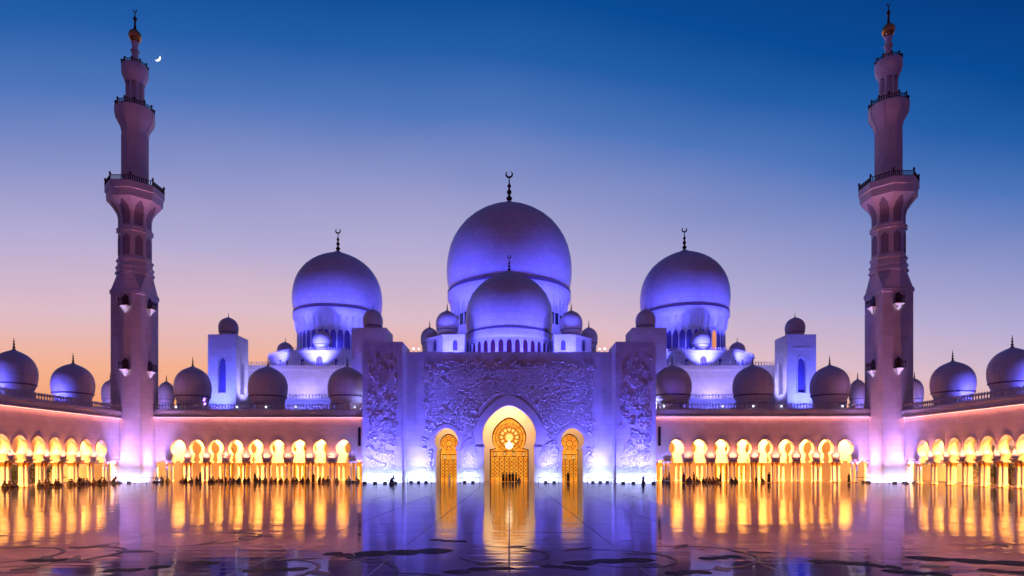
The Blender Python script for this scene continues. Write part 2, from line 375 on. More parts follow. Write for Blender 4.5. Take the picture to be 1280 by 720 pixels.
for (x, y, wpx, hpx, ang, bend) in [(505, 690, 120, 12, .10, .1), (430, 694, 60, 7, -.2, 0), (762, 702, 120, 10, .25, .08), (705, 709, 60, 7, -.3, 0), (600, 712, 90, 8, .1, 0), (1050, 703, 75, 10, -.2, .05), (1095, 707, 45, 9, -.1, 0),
                              (1218, 702, 135, 12, -.15, .05), (1140, 715, 70, 9, 0, 0), (900, 697, 60, 6, .1, 0), (345, 712, 80, 8, .3, .1), (168, 712, 70, 8, .2, .1), (60, 700, 50, 7, .1, 0), (860, 716, 60, 9, .2, 0), (560, 676, 50, 4, 0, 0), (1275, 716, 80, 9, 0, 0), (260, 702, 40, 6, 0, 0)]:
    X, Y = gp(x, y); ln = wpx*Y/F; wd = hpx*Y*Y/(CAMH*F)
    for q_ in range(3): leaf_poly(mbd, X+(q_-1)*ln*.30, Y+(q_-1)*ln*.12*(1 if ang > 0 else -1)+rf0.uniform(-.2, .2), ln*.42, wd*.62, ang+rf0.uniform(-.5, .5), .004+q_*.0012, bend)
rf = random.Random(3)
for k in range(17):
    x0 = -27+k*3.3+rf.uniform(-1, 1); y0 = rf.uniform(15, 24); pts = []; a = rf.uniform(-.5, .5); x, y = x0, y0; da = rf.choice((-1, 1))*rf.uniform(.1, .2)
    for i in range(22):
        pts.append((x, y)); x += .42*math.cos(a); y += .42*math.sin(a); a += da*(1 if i < 11 else 1.5)
        if i % 5 == 2: leaf_poly(mbv, x+rf.uniform(-.7, .7), y+rf.uniform(-.7, .7), rf.uniform(.8, 1.6), rf.uniform(.3, .6), a+rf.uniform(.6, 1.2), .0085)
    ribbon(mbv, pts, .07, .0125)
mbd.build('floor_inlay', INLAY_D, floor); mbv.build('floor_inlay', INLAY_V, floor)

# ------------------------------------------------------------------ arcades
def column_proto():
    col = MB().lathe([(.30, 0), (.30, .16), (.25, .22), (.21, .32), (.19, .5), (.18, 2.7), (.19, 2.76)], 12).build('column', PLAIN, smooth=True)
    MB().lathe([(.20, 2.76), (.27, 2.82), (.20, 2.90), (.24, 3.1), (.36, 3.34), (.40, 3.40)], 10).build('capital', GOLD, col, smooth=True)
    MB().cbox(0, 0, 3.40, .84, .84, .22).build('impost_block', PLAIN, col)
    MB().lathe([(.34, .001), (.34, .05), (.31, .10)], 12).build('base_ring', GOLD, col)
    return col
COLP = column_proto(); COLK = tree_of(COLP); first_col = [True]
def put_column(x, y, parent, zs=1.0):
    if first_col[0]:
        first_col[0] = False; COLP.parent = parent; COLP.location = (x, y, 0); COLP.scale = (1, 1, zs); return
    c = inst(COLP, (x, y, 0), parent, scale=(1, 1, zs))
    for k in COLK: d = k.copy(); COL.objects.link(d); d.parent = c
def arch_outline(x0, x1, centers, imp, top, wl, ch, rad, wall_top, end_flat):
    """spandrel wall above the capitals with horseshoe arches cut into its lower edge; end bays have a flat lintel"""
    pts = [(x0, wall_top), (x0, imp+.18 if end_flat[0] else imp)]
    lows = sorted(centers)
    if end_flat[0]: pts += [(lows[0]-1.75, imp+.18), (lows[0]-1.75, imp)]
    for c in lows:
        arc = horseshoe(c, imp, imp+.05, wl, ch, rad, .10)[::-1]
        pts += arc
    if end_flat[1]: pts += [(lows[-1]+1.75, imp), (lows[-1]+1.75, imp+.18), (x1, imp+.18)]
    else: pts.append((x1, imp))
    pts.append((x1, wall_top))
    return pts
def small_dome(parent, x, y, r, zbase, ztop, drum_h, mat=DOMEM, fin=2.0, cols=True):
    """dome of radius r from zbase to ztop on a low colonnaded drum"""
    k = (ztop-zbase)/(1.96*r); pr = [(a, zbase+(b+.8*r)*k) for a, b in dome_profile(r, 0, True)]
    d = MB().lathe(pr, 40).build('dome', mat, parent, smooth=True, loc=(x, y, 0))
    finial_mb(0, ztop-.05, fin, crescent=False).build('finial', BRONZE, d)
    mb = MB().lathe([(r*.84, zbase-.28), (r*.86, zbase-.22), (r*.86, zbase-.02), (r*.80, zbase+.06)], 40)
    mb.build('dome_ring', PLAIN, d)
    zr_ = zbase+.32*r*k; MB().lathe([(r*.925, zr_-.05*r), (r*.965, zr_-.03*r), (r*.968, zr_+.01*r), (r*.93, zr_+.02*r)], 40).build('stone_band', BAND, d)
    if cols:
        m2 = MB(); n = 22
        for i in range(n):
            a = TAU*i/n; m2.lathe([(.13, zbase-drum_h), (.10, zbase-drum_h*.5), (.14, zbase-.28)], 5, r*.8*math.cos(a), r*.8*math.sin(a))
        m2.lathe([(r*.62, zbase-drum_h), (r*.62, zbase-.1)], 24)
        m2.lathe([(r*.95, zbase-drum_h-.12), (r*.95, zbase-drum_h), (r*.9, zbase-drum_h+.02)], 32)
        m2.build('drum', MARBLE, d)
    else:
        MB().lathe([(r*.82, zbase-drum_h), (r*.82, zbase-.2)], 24).build('drum', MARBLE, d)
    return d
def arcade(label, loc, rz, length, centers, wall_top, cornice, arch_top, rad, domes, back, led, depth=7.0, end_flat=(True, True), dome_r=3.35, dome_z=(14.2, 20.9), doors=None, slit=None, wash=140, cove=8.5):
    root = thing('arcade', label, 'arcade', loc, rz, 'arched colonnades round the courtyard')
    imp = 3.62; ch = arch_top-rad*1.10; wl = 1.12
    # front wall with arches; thin gold-brown archivolt follows each arch
    holes = []
    if slit: holes = [[(s, slit[1]) if 0 else p for p in [(s-.28, 6.3), (s+.28, 6.3), (s+.28, 9.6), (s-.28, 9.6)]] for s in slit[0]]
    MB().panel(arch_outline(0, length, centers, imp, arch_top, wl, ch, rad, wall_top, end_flat), holes, 0, .95).build('arch_wall', MARBLE, root)
    if slit:
        for s in slit[0]: MB().box(s-.28, s+.28, .35, .4, 6.3, 9.6).build('slit_window', DARKGLASS, root)
    a = MB()
    for c in centers:
        arc = horseshoe(c, imp, imp+.05, wl, ch, rad, .10)[2:-2]; out = horseshoe(c, imp, imp, wl, ch, rad+.16, .10)[2:-2]
        a.panel(out+arc[::-1], [], -.07, -.003)
    a.build('arch_moulding', CREAM, root)
    # inner row of arches, ceiling, back
    off = 5.6
    MB().panel(arch_outline(0, length, centers, imp, arch_top, wl, ch, rad, wall_top-1.2, end_flat), [], off, off+.8).build('inner_arch_wall', CREAM, root)
    MB().box(-.5, length+.5, .96, depth+(5 if back else 0), wall_top-1.1, wall_top-.6).build('ceiling', CREAM, root)
    MB().box(-.5, length+.5, -.35, depth+(5 if back else 0), wall_top+.0, wall_top+.30).build('roof_slab', MARBLE, root)
    edges = sorted(centers); xs = [(edges[i]+edges[i+1])/2 for i in range(len(edges)-1)]
    xs = [edges[0]-1.7]+xs+[edges[-1]+1.7]
    for x in xs:
        for dx in (-.42, .42):
            put_column(x+dx, .48, root); put_column(x+dx, off+.4, root)
    if end_flat[0]: put_column(max(.45, edges[0]-4.0), .48, root)
    if end_flat[1]: put_column(min(length-.45, edges[-1]+4.0), .48, root)
    if back:
        y = depth+4.6
        MB().box(-.5, length+.5, y, y+.4, 0, wall_top-1.1).build('back_wall', CREAM, root)
        for i, c in enumerate(centers):
            if doors is None or i in doors:
                pane_d = MB().panel(horseshoe(c, .02, 3.6, 1.0, 5.2, 1.25, .1), [], y-.12, y-.04).build('door', AMBER, root)
                sc_ = MB()
                for q in (-.5, 0, .5): sc_.box(c+q-.05, c+q+.05, y-.2, y-.124, .02, 5.9)
                for q in (1.2, 2.4, 3.6): sc_.box(c-1.0, c+1.0, y-.19, y-.126, q-.05, q+.05)
                o1 = horseshoe(c, .02, 3.6, 1.12, 5.2, 1.38, .1); o2 = horseshoe(c, .02, 3.6, 1.0, 5.2, 1.25, .1)
                sc_.panel(o1+o2[::-1], [], y-.24, y-.127); sc_.build('door_screen', BRASS, pane_d)
    # cornice with its lit strip, parapet of little merlons
    cb_ = MB(); z = wall_top
    cb_.box(0, length, -.28, -.002, z-.25, z-.002); cb_.box(0, length, -.50, .6, z+.302, z+.55); cb_.box(0, length, -.42, -.38, cornice-.02, cornice+.16); cb_.box(0, length, -.42, -.003, cornice+.161, cornice+.22)
    cb_.build('cornice', MARBLE, root)
    MB().box(0.02, length-.02, -.10, -.003, cornice-.06, cornice+.10).build('lit_strip', led, root)
    merlons(MB().box(0, length, -.30, .1, z+.552, z+.78), 0, length, -.1, z+.78, 1.0).build('parapet', MARBLE, root)
    for (x, rr) in domes: small_dome(root, x, 3.6, rr, dome_z[0], dome_z[1], dome_z[0]-wall_top-.35, fin=2.0)
    lo = lamp('AREA', cove*length, (1.0, .24, .19), (length/2, -.26, cornice+.12), None, root, length-.4, sy=.12); lo.rotation_euler = (R(8), 0, 0)
    # lamps up in the vault, out of sight above the arches
    nb = max(2, int(length/8)); seg = length/nb
    for i in range(nb):
        o = lamp('AREA', 10500 if back else 7500, WARM, (seg*(i+.5), 3.3, wall_top-1.3), None, root, seg*.85, sy=3.2); o.rotation_euler = (0, 0, 0)
        if back:
            o = lamp('AREA', 260, (1, .42, .08), (seg*(i+.5), 9.2, wall_top-1.3), None, root, seg*.85, sy=2.2)
    # short bronze ledges on the piers and their uplights, added to warm the wall
    for x in xs:
        l_ = MB().box(x-.55, x+.55, -.50, -.10, imp+.02, imp+.14).build('added_light_ledge', BRONZE, root)
        if x in (xs[0], xs[-1]): continue
        lo = lamp('AREA', wash, (1.0, .24, .13), (x, -.42, imp+.17), None, l_, .95, sy=.12); lo.rotation_euler = (R(180+5), 0, 0); lo.data.spread = R(100)
    return root
ZW = 106.0; ZR = 104.5
lx = [222.6, 246, 270, 294.8, 320, 346.8, 373.9, 400.6, 429]
rx = [845.9, 874.2, 902.2, 930, 956.7, 982.8, 1008.3, 1032.8, 1057.2]
x0 = -65.4; XL1 = XX(453, ZW)+.4
arcL = arcade('marble arcade with nine glowing arches between left minaret and central gateway', (x0, ZW, 0), 0, XL1-x0, [XX(x, ZW)-x0 for x in lx], 11.9, 11.25, 7.38, 1.32,
       [(XX(241, 109.6)-x0, 3.1), (XX(335, 109.6)-x0, 3.42), (XX(434, 109.6)-x0, 3.4)], True, LEDV, doors=(1, 2, 5, 8), slit=([XX(449, ZW)-x0], 0))
XR0 = XX(820, ZR)-.4
arcR = arcade('marble arcade with nine glowing arches between central gateway and right minaret', (XR0, ZR, 0), 0, 65.4-XR0, [XX(x, ZR)-XR0 for x in rx], 11.9, 11.25, 7.38, 1.32,
       [(XX(840, 108.1)-XR0, 3.4), (XX(941, 108.1)-XR0, 3.45), (XX(1037, 108.1)-XR0, 3.25)], True, LEDV, doors=(0, 3, 4, 5), slit=([XX(824.5, ZR)-XR0], 0))
# side arcades run towards the camera
zl = [65.4*F/o for o in (510, 529, 548, 568, 589, 612, 635)]; p = 3.22
zl += [zl[-1]-p*(i+1) for i in range(6)]
y0 = zl[-1]-1.9; LL = ZW-y0
arcSL = arcade('long left arcade running towards the camera from the left minaret', (-65.4, y0, 0), R(90), LL, sorted(z-y0 for z in zl), 11.35, 10.75, 6.98, 1.28,
       [(96.2-y0, 2.95), (84.7-y0, 2.75), (73.0-y0, 2.9), (61.5-y0, 2.9)], False, LEDW, end_flat=(False, True), dome_z=(13.3, 19.2))
zr = [65.4*F/o for o in (517.5, 536.5, 556.5, 577, 598.5, 622, 645)]
zr += [zr[-1]-p*(i+1) for i in range(6)]
y1 = zr[-1]-1.9; LR = ZR-y1
arcSR = arcade('long right arcade running towards the camera from the right minaret', (65.4, ZR, 0), R(-90), LR, sorted(ZR-z for z in zr), 11.35, 10.75, 6.98, 1.28,
       [(ZR-94.6, 3.0), (ZR-83.4, 2.85), (ZR-72, 2.9), (ZR-60.5, 2.9)], False, LEDW, end_flat=(True, False), dome_z=(13.3, 19.3))

# ------------------------------------------------------------------ gateway (central facade)
gate = thing('gateway', 'tall carved marble gateway with three gold arches between two square pylons', 'gateway', (0, 104, 0))
YW = 104.0; GT = HH(440, YW); xa, xb = XX(503, 100), XX(770, 100)
big = horseshoe(0, 0, 6.1, 4.32, 8.05, 4.58, .13, -25, 30)
s = YW/F
BIGTOP = HH(507, YW)
def sarch(cx, w=1.0): return horseshoe(cx, 0, 5.55, 1.80*w, 7.2, 2.03*w, .06, -42, 24)
cl, crr = XX(557.8, YW), XX(715.8, YW)
outer = [(xa-.6, -.02), (xb+.6, -.02), (xb+.6, GT), (xa-.6, GT)]
# wall as one sheet with doorways cut into its lower edge
def with_doors(x0_, x1_, top, arches):
    pts = [(x0_, top), (x0_, 0)]
    for a in arches: pts += a[::-1]
    pts += [(x1_, 0), (x1_, top)]
    return pts
MB().panel(with_doors(xa-.6, xb+.6, GT, [sarch(cl), big, sarch(crr)]), [], 0, 1.6).build('front_wall', MARBLE, gate)
MB().box(xa-.6, xb+.6, 1.602, 9.0, GT-.8, GT-.003).build('roof', MARBLE, gate)
MB().box(xa-.6, xb+.6, 1.7, 8.9, 15.0, 15.4).build('vestibule_ceiling', CREAM, gate)
for sx in (-1, 1):
    px0 = XX(453, 100) if sx < 0 else xb; px1 = xa if sx < 0 else XX(820, 100)
    pt = HH(427, 100)
    pm = MB().box(px0, px1, -4, 3.2, 0, pt)
    pm.build('pylon', MARBLE, gate)
    MB().box(px0-.001, px0+.5, 3.21, 12, 0, 12).build('return_wall', MARBLE, gate) if sx < 0 else MB().box(px1-.5, px1+.001, 3.21, 12, 0, 12).build('return_wall', MARBLE, gate)
# arch rings: plain raised band plus lower impost stubs
def ring(inner, outer_, y0_, y1_): return MB().panel(outer_+inner[::-1], [], y0_, y1_)
bi = horseshoe(0, 0, 0, 4.32, 8.05, 4.62, .13, -25, 30)[2:-2]; bo = horseshoe(0, 0, 0, 4.32, 8.05, 5.9, .14, -19, 30)[2:-2]
ring(bi, bo, -.10, -.003).build('arch_band', PLAIN, gate)
m_ = MB(); m_.box(-5.75, -4.5, -.22, -.003, 5.85, 6.1); m_.box(4.5, 5.75, -.22, -.003, 5.85, 6.1); m_.build('impost_ledge', PLAIN, gate)
for c in (cl, crr):
    ring(horseshoe(c, 0, 0, 1.8, 7.2, 2.06, .06, -42, 24)[2:-2], horseshoe(c, 0, 0, 1.8, 7.2, 2.62, .07, -35, 24)[2:-2], -.09, -.003).build('arch_band', PLAIN, gate)
# carved relief: scrolling stems and leaves standing proud of the stone
def relief(mb, x0_, x1_, z0_, z1_, ok, n, rnd, y=0.0, sc_=1.0, hgt=.12, fade=lambda x, z: 1):
    def leaf(cx, cz, ln, wd, ang):
        if not ok(cx, cz) or rnd.random() > fade(cx, cz): return
        ca, sa = math.cos(ang), math.sin(ang)
        P_ = lambda u, v, h: (cx+u*ca-v*sa, y-h, cz+u*sa+v*ca)
        mb.add([P_(-ln/2, 0, .003), P_(-.1*ln, wd/2, .02), P_(ln/2, 0, .003), P_(-.1*ln, -wd/2, .02), P_(-.3*ln, 0, hgt), P_(.2*ln, 0, hgt*.9)],
               [(0, 4, 1), (1, 4, 5), (1, 5, 2), (2, 5, 3), (3, 5, 4), (3, 4, 0)])
    for k in range(n):
        for _ in range(30):
            cx, cz = rnd.uniform(x0_, x1_), rnd.uniform(z0_, z1_)
            if ok(cx, cz): break
        else: continue
        r0 = rnd.uniform(.7, 1.5)*sc_; dr = rnd.choice((-1, 1)); a = rnd.uniform(0, TAU); pts = []; rr = r0
        for i in range(16):
            q = (cx+rr*math.cos(a), cz+rr*math.sin(a))
            if ok(*q) and fade(*q) > .75: pts.append((q[0], y-.03, q[1]))
            if i % 2 == 0: leaf(q[0]+rnd.uniform(-.2, .2), q[1]+rnd.uniform(-.2, .2), rnd.uniform(.6, 1.25)*sc_, rnd.uniform(.23, .38)*sc_, a+rnd.uniform(.3, 1.4))
            a += dr*.42; rr *= .93
        if len(pts) > 3: mb.tube(pts, .075*min(1, sc_+.2), 4)
rr_ = random.Random(11)
def ok_front(x, z):
    if abs(x) < 6.1 and z < 15.0-max(0, abs(x)-2.6)*1.0 and z > 0 and (abs(x) < 5.4 or z < 9 and abs(x) < 5.4): return False
    if abs(x) < 6.2 and abs(z-8) < 6.2 and math.hypot(x, z-8.05) < 6.2: return False
    for c in (cl, crr):
        if abs(x-c) < 2.3 and z < 7.2: return False
        if math.hypot(x-c, z-7.2) < 2.95: return False
    if abs(x) > 14.6 or z < 1.2: return False
    if z > 21: return False
    return True
mr_ = MB(); relief(mr_, -14.6, 14.6, 1.2, 21, ok_front, 460, rr_, sc_=.85, fade=lambda x, z: min(1, (15-abs(x))/2.2, (21.2-z)/2.5, z/2.2)); mr_.build('carved_relief', PLAIN, gate)
for sx in (-1, 1):
    pc = (XX(453, 100)+XX(503, 100))/2 if sx < 0 else (XX(820, 100)+XX(770, 100))/2
    okp = lambda x, z: abs(x-pc) < 2.5 and 1.0 < z < 21
    mp_ = MB(); relief(mp_, pc-2.5, pc+2.5, 1.0, 21, okp, 150, rr_, -4.0, .52, .105, lambda x, z: min(1, (2.7-abs(x-pc))/1.0, (22-z)/7, z/2)); mp_.build('carved_relief', PLAIN, gate)
# inner cream wall with the gold screens
YI = 9.0; si = (YW+YI)/F
inner_big = horseshoe(0, .02, 5.9, 3.62, 8.1, 3.22, .17, -38, 26)
def inner_small(c): return horseshoe(c, .02, 5.6, 1.62, 7.0, 1.66, .08, -35, 22)
cli, cri = XX(561, 113), XX(712, 113)
MB().panel(with_doors(xa-.6, xb+.6, 15, [inner_small(cli), inner_big, inner_small(cri)]), [], YI, YI+.6).build('inner_wall', CREAM, gate)
def screen(c, shape, hw, imp_, ch_, rad_, big_):
    g = MB().panel(shape, [], YI+.45, YI+.5).build('glass_door', AMBER, gate)
    b = MB(); y = YI+.30
    inner2 = [(c+(px-c)*.94, max(.1, pz*.975)) for px, pz in shape]
    b.panel(shape+inner2[::-1], [], y-.12, y+.1)
    circ = lambda x, z, r_, n=20: [(x+r_*math.cos(TAU*i/n), y, z+r_*math.sin(TAU*i/n)) for i in range(n)]
    tr = .055 if big_ else .045
    rads = (.28, .62, .82) if big_ else (.35, .78)
    for q in rads: b.tube(circ(c, ch_, rad_*q), tr, 5, True)
    np_ = 12 if big_ else 8
    for i in range(np_):
        a = TAU*i/np_+PI/np_
        b.tube([(c+rad_*rads[0]*math.cos(a), y, ch_+rad_*rads[0]*math.sin(a)), (c+rad_*.95*math.cos(a), y, ch_+rad_*.95*math.sin(a))], tr, 5)
        b.tube(circ(c+rad_*.45*math.cos(a+.26), ch_+rad_*.45*math.sin(a+.26), rad_*.13, 10), tr*.8, 5, True)
        if big_: b.tube(circ(c+rad_*.73*math.cos(a+.26), ch_+rad_*.73*math.sin(a+.26), rad_*.10, 10), tr*.8, 5, True)
    # transom of rosettes, then door leaves with curls
    b.box(c-hw, c+hw, y-.08, y+.08, imp_-.12, imp_); b.box(c-hw, c+hw, y-.08, y+.08, imp_-1.15, imp_-1.03)
    k = 4 if big_ else 2
    for i in range(k):
        x_ = c-hw+(i+.5)*2*hw/k; b.tube(circ(x_, imp_-.58, .42, 12), tr, 5, True); b.tube(circ(x_, imp_-.58, .2, 8), tr, 5, True)
    nv = 8 if big_ else 4
    for i in range(nv+1):
        x_ = c-hw+i*2*hw/nv; b.box(x_-.06, x_+.06, y-.07, y+.07, .05, imp_-1.1)
    for i in range(nv):
        x_ = c-hw+(i+.5)*2*hw/nv
        for j in range(5):
            z_ = .8+j*(imp_-2.0)/5; b.tube(circ(x_, z_+.25, hw/nv*.62, 8), tr*.8, 4, True)
            b.tube([(x_-.2, y, z_-.15), (x_, y, z_-.02), (x_+.2, y, z_-.15)], tr*.8, 4)
    b.build('gold_lattice', BRASS, g)
    return g
g0 = screen(0, inner_big, 3.55, 5.6, 8.15, 3.15, True); g1 = screen(cli, inner_small(cli), 1.55, 5.0, 7.0, 1.6, False); g2 = screen(cri, inner_small(cri), 1.55, 5.0, 7.0, 1.6, False)
# chandelier glow and bright rosettes seen in the glass
m_ = MB().lathe([(.05, 5.9), (.5, 6.1), (.75, 6.5), (.45, 6.9), (.12, 7.2), (.05, 7.7)], 14); m_.build('hanging_lamp', WHITEGL, gate, smooth=True, loc=(0, YI-1.2, 0))
def disc(x, z, r_, parent, n=12):
    MB().panel([(x+r_*math.cos(TAU*i/n), z+r_*math.sin(TAU*i/n)) for i in range(n)], [], YI+.40, YI+.43).build('rosette', AMBERLT, parent)
for i in range(12):
    a = TAU*i/12+PI/12+.26; disc(3.15*.45*math.cos(a), 8.15+3.15*.45*math.sin(a), .26, g0)
disc(0, 8.15, .7, g0)
for i in range(4): disc(-3.55+(i+.5)*7.1/4, 5.02, .30, g0)
for c, g_ in ((cli, g1), (cri, g2)):
    for i in range(2): disc(c-1.55+(i+.5)*1.55, 4.42, .34, g_)
# lamps inside the vestibule
for x, e in ((cl, 720), (0, 1350), (crr, 720)):
    lamp('AREA', e, (1.0, 0.58, 0.27), (x, 5.2, 14.6), None, gate, 5, sy=5)
lamp('AREA', 600, (1.0, .62, .26), (cl*.6, 5.2, 14.6), None, gate, 4)

# ------------------------------------------------------------------ minarets
def ring8(cx, cy, half, ch, z):
    """square of half-width `half` with corners cut by ch"""
    h, c = half, ch
    return [(cx+x, cy+y, z) for x, y in ((h-c, -h), (h, -h+c), (h, h-c), (h-c, h), (-h+c, h), (-h, h-c), (-h, -h+c), (-h+c, -h))]
def rail(mb, r, z, h, n=8, rot=R(22.5), lights=True):
    pts = [(r*math.cos(rot+TAU*i/n), r*math.sin(rot+TAU*i/n)) for i in range(n)]
    for zz, t_ in ((z+.05, .07), (z+h*.75, .07)):
        mb.tube([(x, y, zz) for x, y in pts], t_, 4, True)
    for (ax, ay), (bx, by) in zip(pts, pts[1:]+pts[:1]):
        m = max(3, int(math.hypot(bx-ax, by-ay)/.32))
        for i in range(m): t_ = i/m; mb.box(ax+(bx-ax)*t_-.06, ax+(bx-ax)*t_+.06, ay+(by-ay)*t_-.06, ay+(by-ay)*t_+.06, z, z+h*.75)
        mb.lathe([(.14, z), (.12, z+h*.8), (.22, z+h*.95), (.16, z+h*1.1), (.02, z+h*1.35)], 6, ax, ay)
def minaret(label, X, Y):
    root = thing('minaret', label, 'minaret', (X, Y, 0), 0, 'twin minarets'); H = 2.55
    oc = lambda a: a*(2-math.sqrt(2))
    MB().rings([ring8(0, 0, H, .02, z) for z in (0, 31.6)]+[ring8(0, 0, H+.12, .02, z) for z in (31.75, 32.3)]+[ring8(0, 0, H-.02, .1, 32.6), ring8(0, 0, H-.05, oc(H-.05), 35.4)]).build('square_shaft', MARBLE, root)
    k = 1/math.cos(R(22.5))
    MB().rings([ring8(0, 0, a, oc(a), z) for a, z in ((H-.05, 35.4), (H+.2, 35.42), (H+.2, 35.8), (H, 35.85), (H, 36.3), (H+.14, 36.35), (H+.14, 36.7), (H-.1, 36.75), (H-.1, 37.5), (H+.05, 37.55), (H+.05, 37.9), (H-.22, 38.0), (H-.22, 42.5), (H+.04, 42.55), (H+.04, 42.75), (H-.08, 42.8), (H-.08, 42.95), (H+.04, 43.0), (H+.04, 43.2), (H-.22, 43.3), (H-.22, 44.9), (H-.05, 45.7), (H+.45, 46.6), (H+1.05, 47.4), (H+1.35, 47.75), (H+1.42, 49.0), (H+1.58, 49.1), (H+1.58, 50.2))]).build('octagonal_shaft', PLAIN, root)
    # blind niches on the eight sides: plates with the recess shade in their colour
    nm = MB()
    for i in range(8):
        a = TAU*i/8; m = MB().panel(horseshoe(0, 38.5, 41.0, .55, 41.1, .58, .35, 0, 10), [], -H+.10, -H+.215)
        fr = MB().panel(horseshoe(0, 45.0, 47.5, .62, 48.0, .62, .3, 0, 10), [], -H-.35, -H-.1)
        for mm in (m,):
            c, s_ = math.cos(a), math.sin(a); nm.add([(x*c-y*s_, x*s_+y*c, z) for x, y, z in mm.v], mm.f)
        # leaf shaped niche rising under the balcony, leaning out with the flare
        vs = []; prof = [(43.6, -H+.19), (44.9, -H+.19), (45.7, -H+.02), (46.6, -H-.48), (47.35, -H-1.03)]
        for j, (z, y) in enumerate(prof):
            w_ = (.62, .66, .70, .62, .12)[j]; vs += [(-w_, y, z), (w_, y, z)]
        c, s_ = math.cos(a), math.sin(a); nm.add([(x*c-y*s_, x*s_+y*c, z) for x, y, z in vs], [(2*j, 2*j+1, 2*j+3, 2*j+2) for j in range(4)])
    nm.build('niches', material('marble with painted niche shade', base=(0.30, 0.26, 0.30), rough=.6), root)
    b1 = MB(); rail(b1, (H+1.48)*k, 50.2, 1.1); b1.build('balcony_rail', BRONZE, root)
    MB().lathe([(1.94, 50.1), (1.94, 59.9), (2.05, 60.1), (2.1, 60.5), (2.4, 61.2), (2.8, 61.9), (2.95, 62.3), (3.0, 63.7), (2.8, 63.9)], 28).build('round_shaft', PLAIN, root, smooth=True)
    lt = MB()
    for s_ in (-1, 1):
        for i in range(14):
            lt.tube([(1.955*math.cos(TAU*i/14+s_*j*.16), 1.955*math.sin(TAU*i/14+s_*j*.16), 50.6+j*.53) for j in range(18)], .11, 4)
    for i in range(8):
        a = TAU*i/8; lt.tube([((1.98+q[0])*math.cos(a), (1.98+q[0])*math.sin(a), q[1]) for q in ((.0, 59.6), (.15, 60.5), (.45, 61.2), (.85, 61.9), (1.0, 62.4), (1.05, 63.6))], .10, 4)
    lt.build('diamond_lattice', PLAIN, root)
    b2 = MB(); rail(b2, 2.85, 63.9, .8, 12, 0); b2.build('balcony_rail', BRONZE, root)
    cm = MB().lathe([(1.0, 63.9), (1.0, 68.6)], 16)
    for i in range(8): cm.lathe([(.24, 63.9), (.19, 64.3), (.19, 68.1), (.26, 68.5)], 8, 1.25*math.cos(TAU*i/8), 1.25*math.sin(TAU*i/8))
    cm.build('lantern_columns', PLAIN, root)
    MB().lathe([(1.5, 68.4), (1.65, 68.9), (1.95, 69.6), (2.05, 70.0), (2.08, 71.2), (1.95, 71.4)], 16).build('lantern_top', PLAIN, root, smooth=True)
    b3 = MB(); rail(b3, 1.95, 71.35, .6, 10, 0); b3.build('balcony_rail', BRONZE, root)
    MB().lathe([(.95, 71.4), (.8, 72.0), (.6, 72.8), (.5, 73.4), (.55, 73.9), (.75, 74.1), (.5, 74.4), (.48, 75.2), (.65, 75.6)], 14).build('neck', PLAIN, root, smooth=True)
    MB().lathe([(.3, 75.5)]+[(1.0*math.cos(R(a)), 76.75+1.1*math.sin(R(a))) for a in range(-70, 80, 12)]+[(.25, 77.9)], 18).build('gold_ball', GOLD, root, smooth=True)
    fm = MB().lathe([(.3, 77.8), (.2, 78.3), (.14, 79.3), (.3, 79.6), (.3, 79.9), (.1, 80.1), (.07, 80.9), (.03, 81.0)], 10)
    fm.tube([(.28*math.cos(R(122+i*21)), 0, 81.2+.28*math.sin(R(122+i*21))) for i in range(15)], [.07*math.sin(PI*(i+.6)/15.2)+.02 for i in range(15)], 5)
    fm.build('spire', BRONZE, root, smooth=True)
    # little bronze balconies on the two faces seen from the court
    inner = 1 if X < 0 else -1
    for lev in (19.0, 29.7):
        for ang in (0, R(90)*inner, R(180), R(-90)*inner):
            b = MB(); y = -H-.003
            b.box(-.82, .82, y-.75, y, lev, lev+.16)
            for i in range(7): b.box(-.78+i*.25-.03, -.78+i*.25+.03, y-.74, y-.68, lev+.16, lev+.8)
            b.box(-.82, .82, y-.76, y-.66, lev+.8, lev+.92)
            for x_ in (-.76, -.28, .28, .76):
                b.lathe([(.09, lev+.9), (.13, lev+1.1), (.03, lev+1.35)], 6, x_, y-.7)
            b.box(-.5, .5, y-.1, y, lev+.16, lev+1.5); b.panel([(-.5, lev+1.5), (.5, lev+1.5), (.2, lev+1.75), (0, lev+2.0), (-.2, lev+1.75)], [], y-.1, y)
            o = b.build('balcony', BRONZE, root); o.rotation_euler = (0, 0, ang)
            c = MB().rings([[(-.7, y-.7, lev-.003), (.7, y-.7, lev-.003), (.7, y, lev-.003), (-.7, y, lev-.003)], [(-.45, y-.4, lev-.35), (.45, y-.4, lev-.35), (.45, y, lev-.35), (-.45, y, lev-.35)], [(-.05, y-.08, lev-1.1), (.05, y-.08, lev-1.1), (.05, y, lev-1.1), (-.05, y, lev-1.1)]]).build('corbel', PLAIN, o)
            if ang in (0, R(90)*inner):
                q = lamp('SPOT', 110, (.65, .6, 1.0), (0, y-1.3, lev-1.9), (0, y-.2, lev-.2), o, .08, 60)
    return root
MX = 64.37
minL = minaret('tall marble minaret at the left corner beside the crescent moon', -MX, 104.6)
minR = minaret('tall marble minaret at the right corner of the courtyard', MX, 103.2)

